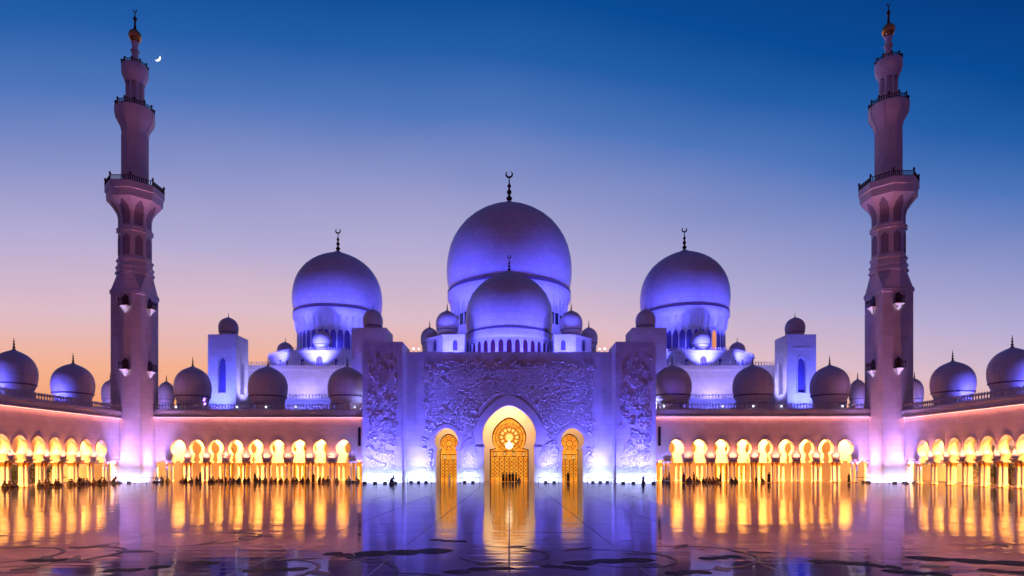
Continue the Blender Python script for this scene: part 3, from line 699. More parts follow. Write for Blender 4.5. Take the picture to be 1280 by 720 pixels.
# ------------------------------------------------------------------ prayer hall
hall = thing('prayer_hall', 'blue lit marble prayer hall with great domes rising behind the gateway', 'mosque', (0, 126, 0))
HO = Vector((0, 126, 0))
def arch_win(mb_frame, parent, px, pz, w, h, tx, mat=DARKGLASS, t_=.15):
    """arched window at local wall frame given by tx (function from x,y,z to building space)"""
    o1 = [(px+w*.5, pz), (px+w*.5, pz+h*.62)]+[(px+w*.5*math.cos(R(a)), pz+h*.62+h*.38*math.sin(R(a))**.9) for a in range(15, 180, 15)]+[(px-w*.5, pz+h*.62), (px-w*.5, pz)]
    o2 = [(px+(x-px)*1.28, pz-.15*w+(z-pz)*1.10) for x, z in o1]
    m = MB().panel(o1, [], -.05, -.01); m.v = [tx(*v) for v in m.v]; wn = m.build('window', mat, parent)
    m = MB().panel(o2+o1[::-1], [], -t_, .02); m.v = [tx(*v) for v in m.v]; m.build('frame', PLAIN, wn) if parent.parent is None else mb_frame.add(m.v, m.f)
def drum_windows(parent, cx, cy, r, z, w, h, n, a0, a1, mat, special=None):
    fr = MB()
    for i in range(n):
        a = R(a0+(a1-a0)*i/(n-1)) if n > 1 else R(a0)
        # wall frame facing outwards at angle a
        nx, ny = math.cos(a), math.sin(a)
        tx = lambda x, y, z_, nx=nx, ny=ny: (cx+nx*(r-y)-ny*x*-1*-1, cy+ny*(r-y)+nx*x, z_)
        arch_win(fr, parent, 0, z, w, h, tx, AMBERWIN if special == i else mat)
    fr.build('window_frames', PLAIN, parent)
def big_dome(cx, cy, r, zc, fin_h, ring_r, drum_z0, win, drum_r, small=False, mat=DARKGLASS, special=None, nwin=17):
    zb = zc-.36*r
    drum = MB().lathe([(drum_r, drum_z0), (drum_r, zb-r*(.20 if small else .42)), (drum_r*1.02, zb-r*(.18 if small else .36)), (r*.93 if not small else drum_r*1.03, zb-r*(.15 if small else .20)), (r*.985, zb-r*.10), (r*.985, zb-.02*r), (r*.95, zb)], 64).build('drum', MARBLE, hall, smooth=True)
    drum.location = (cx, cy-HO.y, 0)
    me = drum.data
    drum_windows(drum, 0, 0, drum_r, win[0], win[1], win[2], nwin, -175, -5, mat, special)
    # scalloped corbels under the dome
    cbm = MB(); n = 40
    for i in range(0 if small else n):
        a = TAU*i/n; u = (r*.035)
        cbm.lathe([(u*.3, zb-r*.40), (u*.8, zb-r*.30), (u*1.2, zb-r*.19)], 6, (drum_r+.6*(r*.93-drum_r))*math.cos(a), (drum_r+.6*(r*.93-drum_r))*math.sin(a))
    if not small: cbm.build('corbels', PLAIN, drum)
    d = MB().lathe(dome_profile(r, zc), 96).build('dome', DOMEM, hall, smooth=True, loc=(cx, cy-HO.y, 0))
    MB().lathe([(r*.93, zb-.02*r), (r*.985, zb-.01*r), (r*.985, zb+.02*r), (r*.95, zb+.03*r)], 96).build('dome_ring', BAND, d)
    finial_mb(0, zc+1.11*r, fin_h).build('finial', GOLD if False else BRONZE, d, smooth=True)
    return d
def octa(cx, cy, ap): 
    k = ap/math.cos(R(22.5)); return [(cx+k*math.cos(R(22.5+45*i)), cy-HO.y+k*math.sin(R(22.5+45*i))) for i in range(8)]
def oct_tier(cx, cy, ap, z0, z1, wins, faces=(4, 5, 6)):
    pts = octa(cx, cy, ap)
    t_ = MB().rings([[(x, y, z) for x, y in octa(cx, cy, a)] for a, z in ((ap, z0), (ap, z1-.5), (ap+.3, z1-.45), (ap+.3, z1))]).build('octagonal_tier', MARBLE, hall)
    fr = MB()
    for i in range(8):
        a = R(45*i); nx, ny = math.cos(a), math.sin(a)
        if ny > .3: continue
        side = ap*math.tan(R(22.5))
        for j, w in enumerate(wins):
            tx = lambda x, y, z_, nx=nx, ny=ny: (cx+nx*(ap-y)-ny*x, cy-HO.y+ny*(ap-y)+nx*x, z_)
            arch_win(fr, t_, w[0]*side, w[1], w[2], w[3], tx, BLUEGLASS)
    fr.build('window_frames', PLAIN, t_)
    merlons_round(MB(), octa(cx, cy, ap+.15), z1, .7, .6, .16).build('tier_parapet', PLAIN, t_)
    return t_
# central domes
big_dome(0, 165, 16.9, HH(341, 165), 9.0, 0, 24, (39.2, 2.2, 5.6), 14.6, nwin=19)
big_dome(0, 126, 9.0, HH(401, 126), 3.8, 0, 22, (HH(441.5, 117.5), 1.0, 2.75), 8.6, mat=REDGLASS, nwin=17, small=True)
oct_tier(0, 166, 18.5, 22, 34, [(-.5, 29, 1.2, 2.4), (0, 29, 1.2, 2.4), (.5, 29, 1.2, 2.4)])
oct_tier(0, 128, 16.2, 20, HH(420.5, 113), [(-.55, 24.0, .9, 1.9), (.55, 24.0, .9, 1.9)]) if False else None
wing_t = MB()
for sx in (-1, 1):
    # shoulders either side of the front dome
    xa_, xb_ = 9.2, 15.3
    m_ = MB().rings([[(sx*x, y-126, z) for x, y in ((8.6, 117), (12.8, 117), (16.3, 120.5), (16.3, 133), (8.6, 133))] for z in (20, HH(420.5, 117))]).build('shoulder', MARBLE, hall)
    m2 = MB().rings([[(sx*x, y-126, z) for x, y in ((8.5, 116.85), (12.86, 116.85), (16.45, 120.45), (16.45, 133.1), (8.5, 133.1))] for z in (HH(420.5, 117)+.003, HH(420.5, 117)+.35)]).build('shoulder_cornice', PLAIN, m_)
    fr = MB()
    for xw in (10.4,):
        tx = lambda x, y, z_, q=sx*xw: (q+x, 117-126+y-.003, z_)
        arch_win(fr, m_, 0, HH(438, 117), .9, 2.0, tx, BLUEGLASS)
    a = R(-45); ox, oy = 14.55, 118.75-126
    tx = lambda x, y, z_: (sx*(ox+x*.707-(-y)*-.707*-1), oy+x*.707-(-y)*.707, z_)
    arch_win(fr, m_, 0, HH(438, 118.5), .9, 2.0, tx, BLUEGLASS)
    fr.build('window_frames', PLAIN, m_)
    small_dome(hall, XX(636.5+sx*77.5, 121), 121-126, 2.25, HH(418, 121), HH(387.5, 121), 1.0, fin=1.9, cols=False)
    small_dome(hall, XX(636.5+sx*100, 126)-sx*.1, 126-126, 1.85, HH(434, 126), HH(408.5, 126), 1.4, fin=1.7, cols=False)
    MB().lathe([(2.2, 14), (2.2, HH(434, 126)-1.2)], 16).build('turret', MARBLE, hall, loc=(XX(636.5+sx*100, 126)-sx*.1, 0, 0))
# main body of the hall
MB().box(-27, 27, 118-126, 190-126, 0, 20.6).build('hall_block', MARBLE, hall)
MB().box(-60, 60, 128-126, 200-126, 0, HH(457, 128)).build('hall_block', MARBLE, hall)
MB().box(-60.3, 60.3, 127.6-126, 127.99-126, HH(457, 128)-.9, HH(457, 128)+.02).build('hall_cornice', PLAIN, hall)
merlons(merlons(MB(), -60, -22, 127.9-126, HH(457, 128)+.03, .85, .6), 22, 60, 127.9-126, HH(457, 128)+.03, .85, .6).build('hall_parapet', PLAIN, hall)
zt = HH(500, 118.2)
for sx in (-1, 1):
    a_, b_ = sorted((sx*26, sx*49.8))
    MB().box(a_, b_, 118.2-126, 127.59-126, 0, zt).build('lower_terrace', MARBLE, hall)
    merlons(MB().box(a_, b_, 117.9-126, 118.25-126, zt+.003, zt+.2), a_, b_, 118.1-126, zt+.2, 1.05, .62, .19).build('terrace_parapet', PLAIN, hall)
# side domes
for sx, cxp, dtop in ((-1, 422.5, 0), (1, 855.5, 1.4)):
    cx = XX(cxp, 150)
    zc = HH(376, 150)+(0 if sx < 0 else .3)
    big_dome(cx, 150, 10.75, zc, 6.0, 0, 24, (HH(438, 141)+.3, 1.35, 4.6), 9.4, special=(12 if sx > 0 else None), mat=BLUEGLASS, nwin=19)
    oct_tier(cx, 150, 14.6, 22, HH(438.5, 136), [(-.62, 25.0, .8, 1.6), (0, 24.6, 1.5, 2.6), (.62, 25.0, .8, 1.6)])
    for dx, dy in ((-13, 0), (13, 0), (0, -12.6)):
        small_dome(hall, cx+dx, 150-126+dy, 1.95 if dx else 2.1, HH(438.5, 136)+.9, HH(438.5, 136)+4.9, .8, fin=1.3, cols=False)

# square towers on the roofs, each with a little dome
def tower(label, x0_, x1_, y0_, y1_, z0, z1, dome_r, dome_top, win):
    cx, cy = (x0_+x1_)/2, (y0_+y1_)/2
    root = thing('roof_tower', label, 'tower', (cx, cy, 0), 0, 'square domed towers flanking the prayer hall')
    hw = (x1_-x0_)/2; hd = (y1_-y0_)/2; zm = (z0+z1)/2; wz0 = z0+(z1-z0)*.20 if win else z0; wh = (z1-z0)
    def face(ang, w_):
        holes = []
        if win: holes = [horseshoe(0, z0+wh*.22, z0+wh*.58, w_*.27, z0+wh*.63, w_*.25, .35, -20, 12)]
        m = MB().panel([(-w_, z0), (w_, z0), (w_, z1), (-w_, z1)], holes, -w_+0, -w_+.7)
        if win:
            o1 = horseshoe(0, z0+wh*.20, z0+wh*.58, w_*.36, z0+wh*.64, w_*.36, .35, -15, 12); o2 = horseshoe(0, z0+wh*.20, z0+wh*.58, w_*.29, z0+wh*.64, w_*.29, .35, -15, 12)
            m.panel(o1+o2[::-1], [], -w_-.12, -w_-.003)
            m.box(-w_*.55, w_*.55, -w_-.1, -w_-.003, z0+wh*.80, z0+wh*.83)
        c, s_ = math.cos(ang), math.sin(ang); m.v = [(x*c-y*s_, x*s_+y*c, z) for x, y, z in m.v]
        return m
    w = hw
    for i in range(4):
        m = face(R(90)*i, w-(0 if i % 2 == 0 else .002)); m.build('tower_wall', MARBLE, root)
    if win: MB().box(-w*.72, w*.72, -w*.72, w*.72, z0, z1-.4).build('inner_core', BLUEGLASS, root)
    MB().box(-w*.98, w*.98, -w*.98, w*.98, z1-.3, z1+.004).build('tower_roof', MARBLE, root)
    mp_ = MB().box(-w-.35, w+.35, -w-.35, w+.35, z0-3.0, z0+.9); mp_.build('plinth', MARBLE, root)
    small_dome(root, 0, 0, dome_r, z1+.25, dome_top, .25, fin=1.1, cols=False)
    return root
for sx in (-1, 1):
    side = 'left' if sx < 0 else 'right'
    za = 120.0 if sx < 0 else 118.5
    xo0 = XX(260, 120) if sx < 0 else 60.3-5.5
    a_, b_ = (XX(260, 120), XX(260, 120)+5.55) if sx < 0 else (XX(984, 118.5)-.0, XX(1020, 118.5))
    tower('blue lit square tower with arched niche standing over the %s arcade, outermost on its side' % side, a_, b_, za, za+5.5, HH(509, za)-.4, HH(418, za), 1.9, HH(396, za+2.7), True)
    c_ = 116.0; h_ = 3.3; x_ = sx*26.75
    tower('plain square tower with small dome close behind the %s pylon' % side, x_-h_, x_+h_, c_, c_+6.6, 12.0, HH(409.5, c_), 1.95, HH(386, c_+3.3), False)
# small domes far behind the corner of the arcades
def kiosk(label, x, y, zb, zt_, r_):
    root = thing('domed_kiosk', label, 'kiosk', (x, y, 0), 0, 'small blue lit domes behind the arcade corners')
    MB().rings([[(sx_*r_*1.0, sy_*r_*1.0, z) for sx_, sy_ in ((-1, -1), (1, -1), (1, 1), (-1, 1))] for z in (0, zb-.8)]).build('base_block', MARBLE, root)
    small_dome(root, 0, 0, r_, zb, zt_, .8, fin=1.6, cols=False)
kiosk('small blue dome just right of the left minaret, behind the arcade roof', XX(208, 124), 124, HH(504, 124), HH(476, 124), 1.6)
kiosk('small blue dome half hidden by the left edge of the left minaret', XX(138, 122), 122, HH(504, 122), HH(474, 122), 1.6)
kiosk('small blue dome just left of the right minaret, behind the arcade roof', XX(1072, 122), 122, HH(504, 122), HH(473, 122), 1.6)
kiosk('small blue dome half hidden by the right edge of the right minaret', XX(1143, 120), 120, HH(504, 120), HH(472, 120), 1.6)

# ------------------------------------------------------------------ floodlights at the foot of the walls
def flood_proto():
    root = bpy.data.objects.new('floodlight', None); COL.objects.link(root)
    b = MB().rings([[(-.28, -.20, 0), (.28, -.20, 0), (.28, .20, 0), (-.28, .20, 0)], [(-.28, -.22, .14), (.28, -.22, .14), (.28, .20, .14), (-.28, .20, .14)], [(-.28, -.22, .34), (.28, -.22, .34), (.28, .1, .22), (-.28, .1, .22)]])
    b.build('housing', HOUSING, root)
    MB().add([(-.24, -.19, .345), (.24, -.19, .345), (.24, .08, .245), (-.24, .08, .245)], [(0, 1, 2, 3)]).build('lens', LENS, root)
    return root
FP = flood_proto(); FPK = tree_of(FP); used = [False]
def flood(x, y, z, rz, label, color, energy, aim, spot=110, group='blue floodlights along the marble walls', size=.16, low=0):
    if not used[0]: used[0] = True; r_ = FP
    else:
        r_ = FP.copy(); COL.objects.link(r_)
        for k in FPK: d = k.copy(); COL.objects.link(d); d.parent = r_
    r_.location = (x, y, z); r_.rotation_euler = (0, 0, rz); tag(r_, label, 'floodlight', group)
    # lamp just above the lens, local frame: +y towards the wall
    lo = Vector((0, 0, .5)); 
    lamp('SPOT', energy, color, lo, (0, aim[0], aim[1]), r_, size, spot)
    if low: lamp('AREA', low, (.42, .50, 1), (0, .1, .36), (0, 1.6, .75), r_, 1.1, sy=.2)
    return r_
ordn = ['first', 'second', 'third', 'fourth', 'fifth', 'sixth', 'seventh', 'eighth', 'ninth', 'tenth', 'eleventh', 'twelfth']
for sx in (-1, 1):
    side = 'left' if sx < 0 else 'right'
    pa, pb = (XX(453, 100), XX(503, 100)) if sx < 0 else (XX(770, 100), XX(820, 100))
    for i in range(4):
        flood(pa+(i+.5)*(pb-pa)/4, 98.15, 0, 0, 'glowing floodlight at foot of the %s pylon, %s from its left edge' % (side, ordn[i]), BLUE if False else (0.11, .095, 1), 9500, (1.2, 11), 82, low=130)
    segs = [(xa+.5, cl-2.6, 3), (cl+2.6, -5.4, 2)] if sx < 0 else [(5.4, crr-2.6, 2), (crr+2.6, xb-.5, 3)]
    nm = ['between the %s pylon and small gold arch', 'between the %s small arch and the great arch']
    if sx > 0: nm = nm[::-1]
    for (a_, b_, n), w in zip(segs, nm):
        for i in range(n):
            flood(a_+(i+.5)*(b_-a_)/n, 102.15, 0, 0, 'glowing floodlight %s, %s from the left' % (w % side, ordn[i]), (0.11, .095, 1), 8200 if n == 3 else 10500, (1.2, 11), 82, low=130)
    my = 104.6 if sx < 0 else 103.2
    for i in range(3):
        flood(sx*MX-1.6+1.6*i, my-2.55-1.6, 0, 0, 'glowing floodlight before the %s minaret, %s from the left' % (side, ordn[i]), (.50, .25, .85), 8000, (1.2, 15), 66, low=85)
    for i in range(2):
        flood(sx*MX-sx*(2.55+1.6), my-1.4+1.5*i, 0, R(90)*(1 if sx < 0 else -1), 'glowing floodlight beside the inner face of the %s minaret, %s' % (side, 'nearer' if i == 0 else 'farther'), (.60, .27, .75), 8000, (1.2, 15), 66, low=85)
for sx in (-1, 1):
    side = 'left' if sx < 0 else 'right'; zw_ = ZW if sx < 0 else ZR
    flood(sx*26.6, zw_-2.4, 0, 0, 'floodlight before the %s arcade wall close beside the pylon' % side, (.28, .24, 1), 2600, (1.6, 7), 95, low=20)
    flood(sx*60.3, zw_-2.0, 0, 0, 'floodlight before the %s arcade wall close beside the minaret' % side, (.22, .18, 1), 2400, (1.6, 7), 95)
    flood(sx*63.3, zw_-7.6, 0, R(90)*(-1 if sx > 0 else 1), 'floodlight before the %s side arcade close to the minaret' % side, (.22, .18, 1), 2400, (1.6, 7), 95)
    flood(sx*(MX-10), 109.0, 12.3, R(90)*(1 if sx < 0 else -1), 'roof floodlight aimed up at the balconies of the %s minaret' % ('left' if sx < 0 else 'right'), (.30, .10, 1), 17000, (10, 40), 34)
# ------------------------------------------------------------------ roof floodlights
RG = 'floodlights on the roofs'
def globe(x, y, z, label, e, r_=.17):
    g_ = thing('globe_lamp', label, 'lamp', (x, y, z), 0, 'small white lamps on the roof edges')
    MB().lathe([(.10, 0), (.10, .05), (.03, .08), (.03, .42)], 8).build('stem', HOUSING, g_)
    MB().lathe([(.02, .40)]+[(r_*math.cos(R(a)), .40+r_+r_*math.sin(R(a))) for a in range(-75, 80, 15)]+[(.02, .41+2*r_)], 12).build('globe', GLOBEM, g_, smooth=True)
    return g_
for sx in (-1, 1):
    side = 'left' if sx < 0 else 'right'
    for i, xp in enumerate([222, 298, 334, 371, 444] if sx < 0 else [829, 902, 940, 975, 1051]):
        zz = 105.9 if sx < 0 else 104.4
        globe(XX(xp, zz), zz-.55, 12.46, 'small bright globe lamp on the %s arcade roof edge, %s from the left' % (side, ordn[i]), 55)
    # towers
    x_ = sx*57.4 if sx < 0 else 56.8
    tx_ = (XX(260, 120)+2.8) if sx < 0 else (XX(984, 118.5)+XX(1020, 118.5))/2
    ty = 120 if sx < 0 else 118.5
    flood(tx_, ty-5.2, 12.25, 0, 'roof floodlight in front of the outer %s tower' % side, (.10, .12, 1), 17000, (5.0, 8), 100, RG)
    flood(tx_-sx*6.6, ty+2.8, zt+.01 if False else 15.6, R(90)*(1 if sx < 0 else -1), 'roof floodlight on the inner side of the outer %s tower' % side, (.35, .33, 1), 4500, (4.0, 5), 110, RG)
    # terrace walls
    for i, X in enumerate((34.5, 42.5, 50)):
        flood(sx*X, 124.0, zt+.05 if X < 49 else 15.6, 0, 'terrace floodlight washing the %s hall wall, %s from the centre' % (side, ordn[i]), (.38, .30, 1), 2800, (3.4, 4.0), 130, RG)
    for i, X in enumerate((31, 39, 46)):
        flood(sx*X, 114.3, 12.25, 0, 'roof floodlight below the %s terrace, %s from the centre' % (side, ordn[i]), (.12, .13, 1), 1900, (3.6, 2.5), 140, RG)
    # side dome: drum and dome
    cx = XX(422.5, 150) if sx < 0 else XX(855.5, 150)
    for i, dx in enumerate((-11, 0, 11)):
        flood(cx+dx, 131.5+abs(dx)*.2, HH(457, 128)+.05, 0, 'roof floodlight before the %s side dome, %s from the left' % (side, ordn[i]), (.085, .085, 1), 34000, (12, 16.5), 90, RG)
    for i, dx in enumerate((-8.5, -3, 3, 8.5)):
        flood(cx+dx, 138.6, HH(438.5, 136)+.05, 0, 'floodlight on the octagonal tier of the %s side dome, %s from the left' % (side, ordn[i]), (.12, .14, 1), 1100, (3.2, 6), 120, RG)
    for i, dx in enumerate((-9, 0, 9)):
        flood(cx+dx, 129.6, HH(457, 128)+.05, 0, 'low floodlight washing the octagonal tier of the %s side dome, %s from the left' % (side, ordn[i]), (.14, .16, 1), 250 if dx == 0 else 800, (5, 2.2), 130, RG)
    # inner tower
    flood(sx*27.2, 113.7, 12.25, 0, 'roof floodlight in the corner beside the %s pylon' % side, (.12, .11, 1), 9000, (1.9, 9), 110, RG)
    globe(sx*16.4, 104.3, GT, 'white globe lamp at the %s end of the gateway parapet' % side, 60, .2); globe(sx*15.5, 104.3, GT, 'white globe lamp one step in from the %s end of the gateway parapet' % side, 40, .16)
    # front and main dome
    for i, X in enumerate((4.0, 11)):
        flood(sx*X, 112.2, GT+.02 if X < 20 else 20, 0, 'floodlight on the gateway roof, %s side, %s from the centre' % (side, ordn[i]), (.08, .08, 1), 12000, (9.5, 10.5), 105, RG)
    flood(sx*15.2, 106.0, GT+.02, 0, 'bright floodlight at the %s end of the gateway roof' % side, (.2, .2, 1), 1600, (9, 5), 110, RG)
    flood(sx*14.1, 106.0, GT+.02, 0, 'bright floodlight one step in from the %s end of the gateway roof' % side, (.2, .2, 1), 1600, (9, 5), 110, RG)
    for i, X in enumerate((7.5, 19)):
        flood(sx*X, 143 if X < 10 else 139, 23.95, 0, 'roof floodlight between the two central domes, %s side, %s from the centre' % (side, ordn[i]), (.08, .08, 1), 85000, (20, 32), 80, RG)
    # arcade domes get a blue wash from one side
    for i, xp in enumerate((434,) if sx < 0 else (840,)):
        X = XX(xp, 109.6); flood(X+(-sx)*5.2, 107.2, 12.25, R(60)*(1 if sx < 0 else -1), 'roof floodlight beside the %s arcade dome nearest the gateway' % side, (.3, .3, 1), 1500, (5, 4), 100, RG)
    for i, Y in enumerate((96.2, 84.7) if sx < 0 else (94.6, 83.4)):
        flood(sx*(68.9+.8), Y-5.4, 11.7, 0, 'roof floodlight in front of the %s dome along the %s side arcade' % (('farther', 'nearer')[i], side), (.12, .11, 1), 2600, (5.2, 5.0), 90, RG)
    # kiosks and the corner
    flood(XX(208, 124) if sx < 0 else XX(1072, 122), 117, 12.25, 0, 'roof floodlight facing the small dome inside the %s minaret' % side, (.13, .16, 1), 1500, (7, 4), 90, RG)
    flood(XX(138, 122) if sx < 0 else XX(1143, 120), 114, 12.25, 0, 'roof floodlight facing the small dome outside the %s minaret' % side, (.13, .16, 1), 1500, (7, 4), 90, RG)

# ------------------------------------------------------------------ rope barriers
def barrier(label, pts, h=.95):
    root = thing('barrier', label, 'barrier', (pts[0][0], pts[0][1], 0), 0, 'belt barriers before the walls'); ox, oy = pts[0]
    for (ax, ay), (bx, by) in zip(pts, pts[1:]):
        n = max(1, int(round(math.hypot(bx-ax, by-ay)/2.2)))
        for i in range(n+1):
            t_ = i/n; MB().lathe([(.18, 0), (.18, .03), (.03, .06), (.03, h), (.05, h+.03)], 8, ax+(bx-ax)*t_-ox, ay+(by-ay)*t_-oy).build('post', HOUSING, root)
        d = Vector((bx-ax, by-ay, 0)).normalized(); q = Vector((-d.y, d.x, 0))*.02
        MB().rings([[(ax-ox+q.x, ay-oy+q.y, h-.10), (ax-ox-q.x, ay-oy-q.y, h-.10), (ax-ox-q.x, ay-oy-q.y, h-.02), (ax-ox+q.x, ay-oy+q.y, h-.02)], [(bx-ox+q.x, by-oy+q.y, h-.10), (bx-ox-q.x, by-oy-q.y, h-.10), (bx-ox-q.x, by-oy-q.y, h-.02), (bx-ox+q.x, by-oy+q.y, h-.02)]]).build('belt', ROPE, root)
barrier('dark belt barrier crossing the foot of the left pylon', [(XX(455, 97.6), 97.6), (XX(503, 97.6), 97.6)])
barrier('dark belt barrier between the left pylon and the left small arch', [(xa+.6, 101.4), (cl-2.2, 101.4)])
barrier('short dark belt barrier between the left small arch and the great arch', [(cl+2.6, 101.4), (-4.9, 101.4)])
barrier('short dark belt barrier between the great arch and the right small arch', [(4.9, 101.4), (crr-2.6, 101.4)])
barrier('dark belt barrier between the right small arch and the right pylon', [(crr+2.2, 101.4), (xb-.6, 101.4)])
barrier('dark belt barrier crossing the foot of the right pylon', [(XX(770, 97.6), 97.6), (XX(818, 97.6), 97.6)])
for sx in (-1, 1):
    my = 104.6 if sx < 0 else 103.2
    barrier('dark belt barrier round the foot of the %s minaret' % ('left' if sx < 0 else 'right'), [(sx*(MX+1.0), my-4.9), (sx*(MX-4.9), my-4.9), (sx*(MX-4.9), my+1.2)])

# ------------------------------------------------------------------ people
def skin_mesh(name, verts, edges, radii, sub=1):
    me = bpy.data.meshes.new(name); me.from_pydata(verts, edges, []); o = bpy.data.objects.new(name, me); COL.objects.link(o)
    md = o.modifiers.new('skin', 'SKIN'); md.use_smooth_shade = True
    for i, r_ in enumerate(radii): me.skin_vertices[0].data[i].radius = (r_, r_) if not isinstance(r_, tuple) else r_
    me.skin_vertices[0].data[0].use_root = True
    s_ = o.modifiers.new('sub', 'SUBSURF'); s_.levels = sub; s_.render_levels = sub
    dg = bpy.context.evaluated_depsgraph_get(); ev = o.evaluated_get(dg); m2 = bpy.data.meshes.new_from_object(ev); bpy.data.objects.remove(o); return m2
def figure(pose):
    """joints: 0 pelvis 1 waist 2 chest 3 neck 4 head-low 5 head-mid 6 head-top 7 nose; arms; legs"""
    if pose == 'stand':
        V = [(0, 0, .95), (0, 0, 1.12), (0, 0, 1.34), (0, 0, 1.48), (0, -.01, 1.55), (0, -.015, 1.63), (0, 0, 1.72), (0, -.11, 1.61),
             (-.19, 0, 1.40), (-.25, .01, 1.13), (-.24, -.08, .90), (-.24, -.11, .82), (.19, 0, 1.40), (.26, .02, 1.13), (.22, -.10, .92), (.21, -.13, .84),
             (-.10, 0, .90), (-.11, -.01, .50), (-.11, .03, .09), (-.12, -.15, .04), (.10, 0, .90), (.12, -.03, .50), (.13, .05, .09), (.14, -.12, .04)]
    elif pose == 'sit':
        V = [(0, 0, .12), (0, -.02, .28), (0, -.06, .50), (0, -.09, .64), (0, -.12, .70), (0, -.14, .78), (0, -.12, .87), (0, -.24, .76),
             (-.19, -.06, .56), (-.27, -.18, .34), (-.18, -.38, .34), (-.10, -.44, .36), (.19, -.06, .56), (.27, -.18, .34), (.18, -.38, .34), (.10, -.44, .36),
             (-.12, -.05, .12), (-.22, -.42, .42), (-.14, -.56, .08), (-.14, -.70, .04), (.12, -.05, .12), (.26, -.42, .36), (.18, -.58, .08), (.18, -.72, .04)]
    else:  # kneeling, bent forward
        V = [(0, 0, .42), (0, -.10, .56), (0, -.26, .72), (0, -.36, .82), (0, -.41, .87), (0, -.46, .93), (0, -.46, 1.02), (0, -.56, .89),
             (-.19, -.28, .74), (-.24, -.40, .52), (-.16, -.56, .40), (-.13, -.62, .34), (.19, -.28, .74), (.24, -.40, .52), (.16, -.56, .40), (.13, -.62, .34),
             (-.11, 0, .38), (-.13, -.34, .10), (-.12, .10, .07), (-.12, .24, .05), (.11, 0, .38), (.13, -.12, .36), (.14, -.40, .34), (.14, -.42, .05)]
    E = [(0, 1), (1, 2), (2, 3), (3, 4), (4, 5), (5, 6), (5, 7), (2, 8), (8, 9), (9, 10), (10, 11), (2, 12), (12, 13), (13, 14), (14, 15), (0, 16), (16, 17), (17, 18), (18, 19), (0, 20), (20, 21), (21, 22), (22, 23)]
    Rr = [.15, .14, .15, .055, .07, .095, .06, .02, .065, .048, .036, .035, .065, .048, .036, .035, .085, .062, .045, .04, .085, .062, .045, .04]
    return V, skin_mesh('person_body', V, E, Rr, 1)
def robe_mb(pose):
    if pose == 'stand': return MB().rings([[(w*math.cos(TAU*i/14), d*math.sin(TAU*i/14)+y, z) for i in range(14)] for w, d, y, z in ((.30, .24, 0, .05), (.27, .21, 0, .5), (.23, .18, 0, .95), (.20, .16, 0, 1.15), (.235, .17, 0, 1.36), (.17, .12, 0, 1.45), (.07, .07, 0, 1.50))])
    if pose == 'sit': return MB().rings([[(w*math.cos(TAU*i/14), d*math.sin(TAU*i/14)+y, z) for i in range(14)] for w, d, y, z in ((.36, .44, -.26, .01), (.37, .40, -.24, .16), (.34, .32, -.20, .34), (.25, .21, -.08, .46), (.235, .17, -.07, .56), (.15, .12, -.08, .63), (.07, .07, -.10, .67))])
    return MB().rings([[(w*math.cos(TAU*i/14), d*math.sin(TAU*i/14)+y, z) for i in range(14)] for w, d, y, z in ((.24, .40, -.05, .01), (.24, .30, -.06, .3), (.23, .23, -.06, .48), (.22, .20, -.18, .62), (.23, .18, -.27, .74), (.13, .12, -.33, .80), (.07, .07, -.37, .85))])
def head_mb(pose):
    hx, hy, hz = {'stand': (0, .015, 1.66), 'sit': (0, -.10, .81), 'kneel': (0, -.43, .96)}[pose]
    return MB().lathe([(.02, hz-.10), (.10, hz-.07), (.115, hz-.01), (.105, hz+.05), (.06, hz+.105), (.01, hz+.12)], 10, hx, hy+.015)
PPL = {}
for pose in ('stand', 'sit', 'kneel'):
    V, bme = figure(pose); bme.materials.clear(); bme.materials.append(SKIN)
    rm = robe_mb(pose); hm = head_mb(pose)
    ro = rm.build('robe', CLOTHS['black'], smooth=True, angle=80); ho = hm.build('headwear', HAIR, smooth=True, angle=80)
    PPL[pose] = (bme, ro.data, ho.data); bpy.data.objects.remove(ro); bpy.data.objects.remove(ho)
CM = {}
def person(x, y, rz, pose, colr, label, scale=1.0, group=None):
    bme, rme, hme = PPL[pose]
    root = thing('person', label, 'person', (x, y, 0), rz, group); root.scale = (scale,)*3
    b = bpy.data.objects.new('person_body', bme); b.parent = root; COL.objects.link(b)
    for nm, me, mt in (('robe', rme, CLOTHS[colr]), ('head_covering' if colr in ('black', 'dark blue', 'white') else 'hair', hme, CLOTHS[colr] if colr in ('black', 'dark blue', 'white') else HAIR)):
        k = (nm, pose, colr)
        if k not in CM:
            m2 = me.copy(); m2.materials.clear(); m2.materials.append(mt); CM[k] = m2
        o = bpy.data.objects.new(nm, CM[k]); o.parent = root; COL.objects.link(o)
rp = random.Random(5); cols = ['black', 'dark brown', 'dark blue', 'dark grey', 'dark red']
def where(xp, xs, side):
    i = min(range(9), key=lambda k: abs(xs[k]-xp)); d = xp-xs[i]
    rel = 'mid' if abs(d) < 4 else ('at left foot of' if d < 0 else 'at right foot of')
    return rel, '%s %s colonnade arch' % (ordn[i], side)
posew = {'stand': 'standing', 'sit': 'sitting', 'kneel': 'kneeling'}
def crowd(lst, xs, side, z):
    cnt = {}
    for xp, pose in lst:
        rel, w = where(xp, xs, side); key = (rel, w, pose); k = cnt.get(key, 0)
        c = cols[(k+hash_i(xp)) % 5] if k == 0 else [q for q in cols if q not in cnt[(key, 'c')]][0]
        cnt.setdefault((key, 'c'), []).append(c); cnt[key] = k+1
        person(XX(xp, z), z+rp.uniform(-.25, .25), rp.uniform(-1.2, 1.2)+(PI if rp.random() < .25 else 0), pose, c, 'person in %s robe %s %s %s' % (c, posew[pose], rel, w), rp.uniform(.9, 1.05) if pose != 'sit' else rp.uniform(1.0, 1.2), 'visitors under the arcades')
def hash_i(v): return int(v*7.3)
